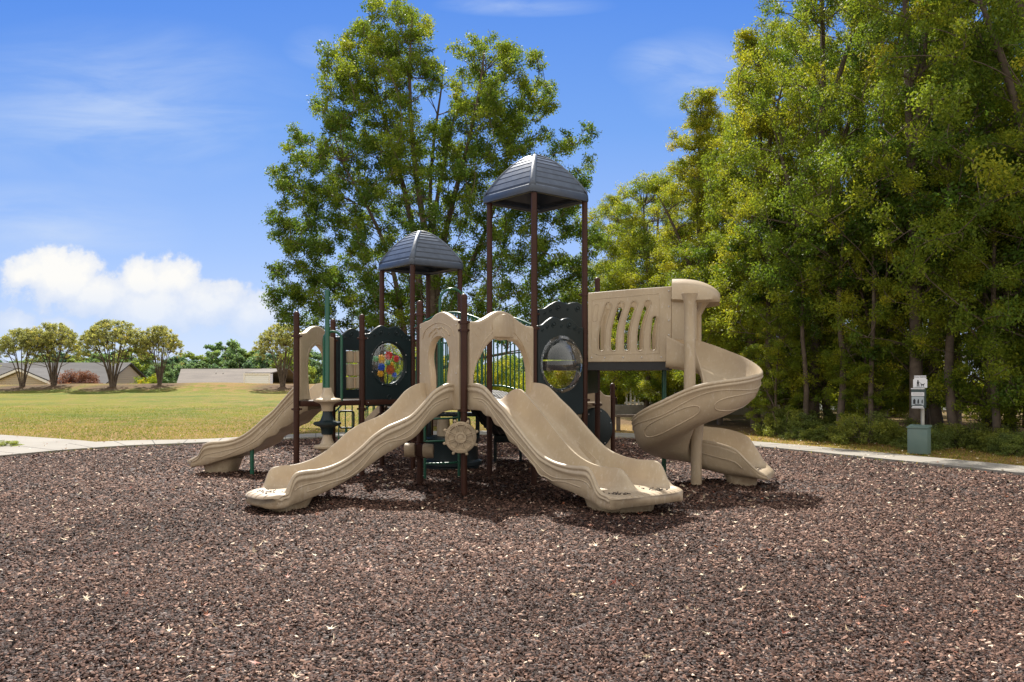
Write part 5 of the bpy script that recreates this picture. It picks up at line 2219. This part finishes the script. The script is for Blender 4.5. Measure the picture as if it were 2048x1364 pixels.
# ---- shrubs
def shrub_proto(name, seed, n, rad, hgt, leafn, size, base_t):
    rg = np.random.default_rng(seed)
    cs, rr = [], []
    for _ in range(n):
        a, q = rg.uniform(0, 2 * PI), math.sqrt(rg.random())
        z = hgt * (.12 + .8 * rg.random() * math.sqrt(max(.05, 1 - q * q)))
        cs.append((q * rad * math.cos(a), q * rad * math.sin(a), z))
        rr.append(rg.uniform(.16, .34) * rad)
    w_ = np.array(rr) ** 2
    trs = []
    for k in range(5):
        a = k * 1.3
        trs.append(([(0.04 * math.cos(a), .04 * math.sin(a), -.1), (.25 * rad * math.cos(a), .25 * rad * math.sin(a), hgt * .35), (.5 * rad * math.cos(a), .5 * rad * math.sin(a), hgt * .75)], [.02, .014, .006]))
    return make_tree(name, BARKD, trs, cs, rr, w_ / w_.sum() * leafn, size, [base_t + rg.normal(0, .1) for _ in cs], rg, thin=.005, crown_name='foliage')


SH = shrub_proto('undergrowth_shrub', 41, 34, .9, 1.1, 6500, .062, .42)
rg = np.random.default_rng(9)
k = 0
edge = [(6.05, 22.4), (6.5, 21.5), (7.0, 20.6), (7.5, 19.8), (8.05, 19.0), (8.6, 18.1), (9.1, 17.5), (9.75, 16.6), (10.4, 15.8), (11.0, 15.0)]
for j in range(34):
    f = j / 33 * (len(edge) - 1.001)
    i_ = int(f)
    ex, ey = np.array(edge[i_]) * (1 - f + i_) + np.array(edge[i_ + 1]) * (f - i_)
    back = rg.uniform(.2, 2.6)
    x_, y_ = ex + back * .8, ey + back * .75
    s_ = rg.uniform(.4, .85)
    if abs(x_ / y_ - 8.42 / 16.9) < .012 and y_ < 17.6:
        continue
    place(SH, (x_, y_, float(Zg(x_, y_)) - .03), rg.uniform(0, 6), (s_, s_, s_ * rg.uniform(.6, 1.15)), 'low leafy shrub in the undergrowth along the foot of the wood on the right', 'shrub', 'undergrowth shrubs along the wood on the right',
          (.95, 1.0, .5, .7) if rg.random() < .5 else (1.4, 1.25, .55, .5), k == 0)
    k += 1
tuft = place(SH, (-11.5, 18.62, .0), 1.0, (.42, .3, .16), 'small grassy tuft in the fork of the concrete path at the left', 'grass tuft', None, (1.5, 1.5, .5, .7))
if 'group' in tuft:
    del tuft['group']
tuft.name = 'grass_tuft'
# taller yellow-green bushes closing the view behind the playground
BU = shrub_proto('background_bush', 43, 80, 2.2, 3.2, 26000, .10, .62)
k = 0
for (x_, y_, s_, lb) in ((-9.0, 46, .8, 0), (-7.6, 47, 1.0, 0), (-5.6, 45, .9, 0), (-3.2, 46, 1.0, 0), (-.6, 47, .95, 0), (1.9, 46, 1.0, 0), (4.3, 45, .9, 0), (6.3, 47, 1.15, 0), (8.6, 46, 1.2, 0), (11, 44, 1.2, 0),
                          (13.5, 40, 1.2, 0), (5.0, 52, 1.4, 0), (-1.5, 53, 1.3, 0), (-7, 53, 1.3, 0), (12, 50, 1.5, 0), (17, 37, 1.3, 0), (20, 31, 1.3, 0)):
    place(BU, (x_, y_, float(Zg(x_, y_)) - .1), k * 1.7, (s_, s_, s_ * (.95 + .1 * (k % 3))), 'bright yellow green bush in the row far behind the playground', 'bush', 'bushes in the row behind the playground', None, k == 0)
    k += 1

# ---- crape myrtles on the bank
rg = np.random.default_rng(51)
cs, rr, tt = [], [], []
for _ in range(420):
    a, q = rg.uniform(0, 2 * PI), math.sqrt(rg.random())
    lim = 2.15 * (1 + .12 * math.sin(3 * a))
    z = 4.95 - 1.5 * q ** 2.0 - abs(rg.normal(0, .5)) * (1 - .3 * q)
    if rg.random() < .3:
        z -= rg.uniform(.2, 1.3) * (.4 + .6 * q)
    cs.append((q * lim * math.cos(a), q * lim * math.sin(a), z))
    rr.append(rg.uniform(.13, .28))
    tt.append(.44 + rg.normal(0, .1))
trs = []
for q in range(13):
    a = q * 2 * PI / 13 + .3
    er = 1.45 if q % 2 else .7
    e = (math.cos(a) * er, math.sin(a) * er, 3.7)
    s_ = (math.cos(a) * .14, math.sin(a) * .14, -.2)
    pp, rd = [], []
    for f in np.linspace(0, 1, 8):
        pp.append((s_[0] + (e[0] - s_[0]) * f ** 1.6, s_[1] + (e[1] - s_[1]) * f ** 1.6, s_[2] + (e[2] - s_[2]) * f))
        rd.append(.040 * (1 - f) ** .6 + .012)
    trs.append((pp, rd))
CM = make_tree('vase_tree', BARK, trs, cs, rr, [40] * len(cs), .115, tt, rg, .75, thin=.013)
labs = ['spreading vase shaped tree at the far left of the photo beside the beige gable house', 'spreading vase shaped tree overlapping the leftmost one by the beige gable house',
        'widest vase shaped tree on the grassy bank, just right of the purple bush', 'narrower vase shaped tree on the bank, right of the widest one', 'vase shaped tree on the bank just left of the playground']
for i, (x_, y_, hs_, ws_) in enumerate(MYRTLES):
    place(CM, (x_, y_, float(Zg(x_, y_)) - .05), i * 1.1, (ws_, ws_, hs_), labs[i], 'tree', 'vase shaped trees on the grassy bank', (1.85, 1.6, 1.1, .72), i == 0)

# ---- purple bush
PB = shrub_proto('purple_bush', 61, 60, 1.9, 1.55, 15000, .10, .5)
place(PB, (-35.6, 67.2, .62), 0, (1.0, .7, 1.05), 'round dark purple leaved bush on the bank between two vase shaped trees', 'bush', None, (.95, .42, .62, 1.0), True)
YB = shrub_proto('yellow_bush', 62, 60, 1.7, 2.2, 13000, .12, .72)
place(YB, (-33.5, 76, -1.0), 0, (1.0, 1.0, 1.35), 'round bright yellow green bush behind the bank between two vase shaped trees', 'bush', None, None, True)

# ---- distant trees beyond the houses
rg = np.random.default_rng(71)
cs, rr = crown_pts(rg, 70, 1.2, 8.6, 3.4, rndf, 1.0)
FT = make_tree('distant_tree', BARKD, [([(0, 0, -.5), (0.1, 0, 3), (0, .1, 8)], [.25, .18, .04])], cs, rr, [170] * len(cs), .34, [.36 + rg.normal(0, .12) for _ in cs], rg, .75, .04)
far = []
for j in range(46):
    x_ = -92 + j * 2.35 + rg.uniform(-.8, .8)
    y_ = rg.uniform(118, 160)
    f = (j - 22) / 24
    s_ = rg.uniform(.85, 1.15)
    far.append((x_ * y_ / 128, y_, s_))
cols = [(1.0, 1.35, 1.05, .7), (.62, .95, .95, .9), (1.5, 1.6, .6, .6), (.75, 1.05, .85, .9)]
for i, (x_, y_, s_) in enumerate(far):
    place(FT, (x_, y_, -2.3), i * .9, (s_ * 1.15, s_ * 1.1, s_ * rg.uniform(.8, 1.05)), 'small looking round tree in the distant tree line behind the houses', 'tree', 'distant trees behind the houses', cols[i % 4], i == 0)
for i, (px, py, y_) in enumerate(((345, 705, 112), (375, 715, 108), (478, 700, 118), (505, 690, 122), (535, 690, 115), (560, 700, 118), (320, 722, 105), (590, 690, 110), (430, 722, 112))):
    h_ = EYE + (757 - py) / 1650 * y_ + 2.3
    place(FT, ((px - 1024) / 1650 * y_, y_, -2.3), i * 2.1, (h_ / 9.4, h_ / 9.4, h_ / 9.4), 'taller dark tree standing out of the distant tree line behind the long roofed house', 'tree', 'taller distant trees behind the long roofed house', cols[(i * 3 + 1) % 4])

# ================================================================= HOUSES, STATION, DETAILS
def lap_siding(name, col, scale=5.5, bumpd=.02):
    m = bpy.data.materials.new(name)
    m.use_nodes = True
    t = NT(m.node_tree)
    b = t.N['Principled BSDF']
    g = t.n('ShaderNodeNewGeometry').outputs['Position']
    sp = t.n('ShaderNodeSeparateXYZ')
    t.L.new(g, sp.inputs[0])
    fr = t.math('FRACT', t.math('MULTIPLY', sp.outputs[2], scale))
    c = t.mix(t.ramp(fr, [(0, 1), (.12, 0)]), (*col, 1), (*[c_ * .62 for c_ in col], 1))
    t.put(b.inputs['Base Color'], c)
    b.inputs['Roughness'].default_value = .7
    bn = t.n('ShaderNodeBump')
    bn.inputs['Distance'].default_value = bumpd
    t.put(bn.inputs['Height'], fr)
    t.L.new(bn.outputs[0], b.inputs['Normal'])
    return m


def shingle(name, col):
    m = bpy.data.materials.new(name)
    m.use_nodes = True
    t = NT(m.node_tree)
    b = t.N['Principled BSDF']
    g = t.n('ShaderNodeNewGeometry').outputs['Position']
    n1 = t.noise(t.mapping(g, (.25, .25, 2.5)), 1.6, 5, .65)
    n2 = t.noise(g, 8, 4, .7)
    c = t.mix(t.ramp(n1, [(.35, 0), (.65, 1)]), (*[x * 1.18 for x in col], 1), (*[x * .82 for x in col], 1))
    c = t.mix(t.ramp(n2, [(.4, .35), (.6, 0)]), c, (*[x * .6 for x in col], 1))
    t.put(b.inputs['Base Color'], c)
    b.inputs['Roughness'].default_value = .92
    return m


beige = lap_siding('beige_siding', (.50, .42, .32))
white = lap_siding('white_siding', (.86, .90, .95))
bluish = mat('pale_blue_wall', (.45, .58, .66), .8)
brick = mat('brick_wall', (.32, .17, .12), .85, .2, .3, 8)
shg = shingle('grey_shingle', (.085, .08, .078))
shg2 = shingle('taupe_shingle', (.165, .14, .118))
shg3 = shingle('slate_shingle', (.11, .13, .15))
trim = mat('white_trim', (.78, .76, .72), .5)
pane = mat('window_pane', (.03, .04, .05), .1, .6)


def prism(name, m, parent, pts, y0, y1):
    """polygon in x,z extruded from y0 to y1"""
    mb = MB()
    mb.loft([[(x_, y0, z_) for x_, z_ in pts], [(x_, y1, z_) for x_, z_ in pts]])
    return mb.build(name, m, parent, ang=20)


def slab(name, m, parent, x0, x1, y0, z0, y1, z1, th=.12, x0t=None, x1t=None):
    """a roof slope from the eave (y0,z0) to the ridge (y1,z1)"""
    x0t = x0 if x0t is None else x0t
    x1t = x1 if x1t is None else x1t
    mb = MB()
    mb.loft([[(x0, y0, z0), (x1, y0, z0), (x1t, y1, z1), (x0t, y1, z1)], [(x0, y0, z0 + th), (x1, y0, z0 + th), (x1t, y1, z1 + th), (x0t, y1, z1 + th)]])
    return mb.build(name, m, parent, ang=20)


GZ = -1.5
# long roofed house behind the bank
hA = empty('long_house', (-27, 82, GZ))
tag(hA, 'long low house with a taupe shingle roof and a white end bay, behind the bank', 'house')
prism('wall', beige, hA, [(-31.8, GZ), (-22.8, GZ), (-22.8, 1.0), (-31.8, 1.0)], 79.2, 88.5)
rf = slab('roof', shg2, hA, -32.0, -25.4, 78.6, .82, 84, 2.42, .12, -33.7, -25.4)
slab('roof', shg2, hA, -25.4, -22.9, 78.6, 2.02, 84, 2.46, .10)
slab('roof', shg2, hA, -33.7, -22.6, 89.4, .82, 84, 2.45)
mb = MB()
for x_ in (-29.6, -28.9):
    mb.tube([(x_, 82.6, 1.9), (x_, 82.6, 2.45)], .05, 8)
mb.build('roof_pipe', trim, rf)
bay = prism('end_bay', white, hA, [(-25.4, GZ), (-22.95, GZ), (-22.95, 2.02), (-25.4, 2.02)], 78.2, 79.15)
mb = MB()
mb.box(-24.17, 78.15, 1.98, 2.55, .06, .14)
for x_ in (-25.37, -22.98):
    mb.box(x_, 78.15, .2, .12, .06, 3.4)
mb.build('trim', trim, bay)
# beige gable house on the far left
hB = empty('gable_house', (-44, 74, GZ))
tag(hB, 'beige sided house with a front gable and grey shingle roof at the far left', 'house')
gx, gy = -42.3, 71.0
prism('gable_wall', beige, hB, [(gx - 3.4, GZ), (gx + 2.9, GZ), (gx + 2.9, .95), (gx, 2.15), (gx - 3.4, .75)], gy, gy + 6)
mb = MB()
for sx, xe, ze in ((-1, gx - 3.75, .72), (1, gx + 3.25, .86)):
    mb.loft([[(gx, gy - .35, 2.20), (gx, gy + .02, 2.20), (gx, gy + .02, 2.40), (gx, gy - .35, 2.40)], [(xe, gy - .35, ze - .05), (xe, gy + .02, ze - .05), (xe, gy + .02, ze + .16), (xe, gy - .35, ze + .16)]])
mb.build('rake_trim', trim, hB, ang=20)
for sx, xe, ze in ((-1, gx - 3.75, .92), (1, gx + 3.25, 1.06)):
    mb = MB()
    mb.loft([[(gx, gy - .3, 2.42), (gx, gy + 6, 2.42), (gx, gy + 6, 2.50), (gx, gy - .3, 2.50)], [(xe, gy - .3, ze), (xe, gy + 6, ze), (xe, gy + 6, ze + .08), (xe, gy - .3, ze + .08)]])
    mb.build('gable_roof', shg, hB, ang=20)
prism('wall', brick, hB, [(-50, GZ), (-37.2, GZ), (-37.2, .9), (-50, .9)], 75.2, 84)
slab('roof', shg, hB, -50, -36.9, 74.6, .85, 80, 2.98)
slab('roof', shg, hB, -50, -36.9, 85, .85, 80, 2.98)
def end_gable(name, m, parent, x, pts):
    mb = MB()
    mb.loft([[(x, y_, z_) for y_, z_ in pts], [(x + .15, y_, z_) for y_, z_ in pts]])
    return mb.build(name, m, parent, ang=20)


end_gable('end_wall', beige, hB, -37.35, [(75.2, GZ), (84.4, GZ), (84.4, .95), (80, 2.9), (75.2, .95)])
mb = MB()
mb.box(-43.4, 74.55, .82, 13.2, .1, .16)
mb.build('gutter', trim, hB)
# second grey roof behind the purple bush with a pale wall end
hC = empty('grey_roof_house', (-38, 84, GZ))
tag(hC, 'grey roofed house with a pale blue end wall behind the purple bush', 'house')
prism('wall', bluish, hC, [(-41.5, GZ), (-40.0, GZ), (-40.0, 1.3), (-41.5, 1.3)], 79.5, 88)
prism('end_wall', bluish, hC, [(-42.5, GZ), (-38.9, GZ), (-38.9, 1.2), (-39.9, 1.9), (-42.5, 1.9)], 80.3, 88)
slab('roof', shg3, hC, -47.5, -40.2, 79, .85, 84, 2.6, .12, -47.5, -41.6)
slab('roof', shg3, hC, -42.3, -38.7, 79.6, .75, 84, 1.9, .1, -42.3, -39.6)

end_gable('gable_end', bluish, hC, -40.35, [(79.6, .5), (88, .5), (88, .9), (84, 2.5), (79.6, .9)])
# far buildings glimpsed between the trunks on the right
hD = empty('pale_house', (22, 46, -.2))
tag(hD, 'pale grey house glimpsed between the trunks behind the dog waste station', 'house')
prism('wall', white, hD, [(15.5, -.3), (24, -.3), (24, 2.5), (15.5, 2.5)], 44, 50)
slab('roof', shg, hD, 15.1, 24.4, 43.6, 2.5, 47, 4.2)

# low wall, picket fence and timber rail beyond the path behind the playground
mb = MB()
mb.box(8.2, 37.6, .10, 9.6, .35, .50, bev=.03)
tag(mb.build('low_wall', mat('grey_block', (.30, .27, .24), .9, .2, .3, 3, .6, 20)), 'low grey block wall beyond the lawn behind the spiral slide', 'wall')
pf = empty('picket_fence', (8.5, 41, 0))
tag(pf, 'white picket fence above the low grey wall behind the spiral slide', 'fence')
mb = MB()
for z_ in (.35, .85):
    mb = MB()
    mb.box(8.6, 41.03, z_, 6.0, .04, .07)
    mb.build('rail', trim, pf)
for k in range(30):
    mb = MB()
    x_ = 5.7 + k * .2
    mb.loft([[(x_ - .045, 41, -.15), (x_ + .045, 41, -.15), (x_ + .045, 41.02, -.15), (x_ - .045, 41.02, -.15)], [(x_ - .045, 41, .98), (x_ + .045, 41, .98), (x_ + .045, 41.02, .98), (x_ - .045, 41.02, .98)],
             [(x_ - .004, 41, 1.08), (x_ + .004, 41, 1.08), (x_ + .004, 41.02, 1.08), (x_ - .004, 41.02, 1.08)]])
    mb.build('picket', trim, pf)
tb = empty('timber_bench', (3.6, 24.6, 0))
tag(tb, 'small brown timber bench beside the path, left of the spiral slide', 'bench')
mb = MB()
mb.box(3.45, 24.6, .44, .85, .30, .07, bev=.01)
mb.build('seat', BARKD, tb)
for dx in (-.28, .2):
    mb = MB()
    mb.box(3.45 + dx, 24.6, .2, .10, .22, .5, bev=.01)
    mb.build('leg', BARKD, tb)

# ---- dog waste station
DS = empty('dog_waste_station', (8.42, 16.9, 0))
tag(DS, 'grey green dog waste station with white pictogram sign, bag dispenser and lidded bin', 'dog waste station')
sg = mat('station_green', (.105, .165, .150), .5, .4, .15, 4, .1, 60, col2=(.15, .21, .185))
sgd = mat('station_dark', (.05, .075, .075), .5, .4, .1, 4)
galv = mat('galvanised_post', (.40, .39, .36), .5, .5, .2, 8, metallic=.3)
sw = mat('sign_white', (.78, .78, .80), .5)
ink = mat('sign_ink', (.02, .022, .028), .6)
dx0, dy0 = 8.47, 17.02
mb = MB()
mb.box(dx0, dy0, .75, .055, .055, 1.65, bev=.006)
mb.build('post', galv, DS)
rz = -.74


def SP(u, n, z):
    """station frame: u to the right of its face, n out of the face"""
    return Vector((dx0 + u * math.cos(rz) + n * math.sin(rz), dy0 + u * math.sin(rz) - n * math.cos(rz), z))


def sbox(mb, u, n, z, su, sn, sz, bev=.0):
    q = SP(u, n, z)
    mb.box(q.x, q.y, q.z, su, sn, sz, rz=rz, bev=bev)


bin_ = None
mb = MB()
sbox(mb, -.02, .16, .27, .38, .26, .52, .008)
bin_ = mb.build('bin', sg, DS)
mb = MB()
r0_ = [SP(u, n, z) for u, n, z in ((-.225, .305, .535), (.185, .305, .535), (.185, .02, .555), (-.225, .02, .555))]
r1_ = [SP(u, n, z) for u, n, z in ((-.225, .305, .555), (.185, .305, .555), (.185, .02, .60), (-.225, .02, .60))]
mb.loft([r0_, r1_])
mb.build('lid', sg, bin_, ang=20)
mb = MB()
for u in (-.2, .02):
    mb = MB()
    sbox(mb, u, .0, .01, .05, .2, .06)
    mb.build('foot', ink, bin_)
dz0 = 1.14
mb = MB()
sbox(mb, -.05, .085, dz0, .26, .12, .40, .01)
disp = mb.build('bag_dispenser', sgd, DS)
mb = MB()
sbox(mb, -.05, .147, dz0 + .20, .265, .02, .018, .004)
sbox(mb, -.05, .148, dz0 + .09, .245, .004, .075)
sbox(mb, -.05, .148, dz0 - .168, .21, .004, .018)
sbox(mb, -.05, .150, dz0 - .193, .235, .004, .014)
mb.build('label_strip', sw, disp)
mb = MB()
sbox(mb, -.05, .147, dz0 - .05, .235, .003, .18)
pic = mb.build('instruction_panel', mat('panel_pale', (.38, .43, .46), .5), disp)
mb = MB()
for u, w_, h_ in ((-.115, .045, .085), (-.04, .028, .07), (.035, .022, .055)):
    sbox(mb, u, .151, dz0 - .07, w_, .003, h_)
    q = SP(u + .004, .151, dz0 - .07 + h_ / 2 + .01)
    mb.sphere(q, .010, 8)
sbox(mb, -.04, .151, dz0 - .125, .13, .003, .012)
for k in range(3):
    sbox(mb, -.05, .1512, dz0 + .11 - k * .018, .21, .002, .003)
mb.build('pictogram', ink, disp)
# sign plate
mb = MB()
q = [(-.135, 1.36), (.135, 1.36), (.135, 1.53), (.115, 1.535), (.115, 1.61), (-.115, 1.61), (-.115, 1.535), (-.135, 1.53)]
mb.loft([[SP(u - .03, .05, z) for u, z in q], [SP(u - .03, .062, z) for u, z in q]])
sgn = mb.build('sign_plate', sw, DS, ang=20)
mb = MB()


def flat(mb, pts, n0=.0635, th=.002):
    mb.loft([[SP(u - .03, n0, z) for u, z in pts], [SP(u - .03, n0 + th, z) for u, z in pts]])


# walking person
flat(mb, [(-.062, 1.385), (-.046, 1.385), (-.044, 1.44), (-.036, 1.44), (-.030, 1.385), (-.014, 1.385), (-.020, 1.45), (-.022, 1.485), (-.030, 1.492), (-.052, 1.492), (-.060, 1.484), (-.060, 1.45)])
flat(mb, [(-.041 + .013 * math.cos(a), 1.506 + .013 * math.sin(a)) for a in np.linspace(0, 2 * PI, 13)[:-1]])
flat(mb, [(-.022, 1.478), (.03, 1.438), (.032, 1.441), (-.021, 1.484)])
# dog
flat(mb, [(.020, 1.415), (.022, 1.385), (.028, 1.385), (.031, 1.410), (.060, 1.410), (.064, 1.385), (.070, 1.385), (.072, 1.418), (.084, 1.438), (.094, 1.438), (.092, 1.446), (.078, 1.452), (.070, 1.436), (.030, 1.432), (.012, 1.448), (.010, 1.443)])
flat(mb, [(-.1, 1.372), (.09, 1.372), (.09, 1.376), (-.1, 1.376)])
mb.build('pictogram', ink, sgn)


def text(body, size, u, n, z, m, parent):
    cu = bpy.data.curves.new('lettering', 'FONT')
    cu.body = body
    cu.size = size
    cu.align_x = 'CENTER'
    cu.align_y = 'CENTER'
    cu.extrude = .001
    ob = bpy.data.objects.new('t', cu)
    COL.objects.link(ob)
    me = bpy.data.meshes.new_from_object(ob.evaluated_get(bpy.context.evaluated_depsgraph_get()))
    bpy.data.objects.remove(ob)
    q = SP(u, n, z)
    me.transform(Matrix.Translation(q) @ Matrix.Rotation(rz, 4, 'Z') @ Matrix.Rotation(R(90), 4, 'X'))
    return link('lettering', me, m, parent, smooth=False)


text('DOG WASTE', .038, -.03, .0645, 1.58, ink, sgn)

# ---- bark lying on the slides
bmj = bmesh.new()
for b_ in bark_bits:
    tmp = bpy.data.meshes.new('tmp')
    b_.bm.to_mesh(tmp)
    b_.bm.free()
    bmj.from_mesh(tmp)
    bpy.data.meshes.remove(tmp)
me = bpy.data.meshes.new('slide_bark')
bmj.to_mesh(me)
bmj.free()
tag(link('slide_bark', me, mat('dark_bark', (.04, .028, .024), .7), smooth=False), 'dark crumbs of bark lying on the run-outs of the slides', 'mulch', kind='stuff')
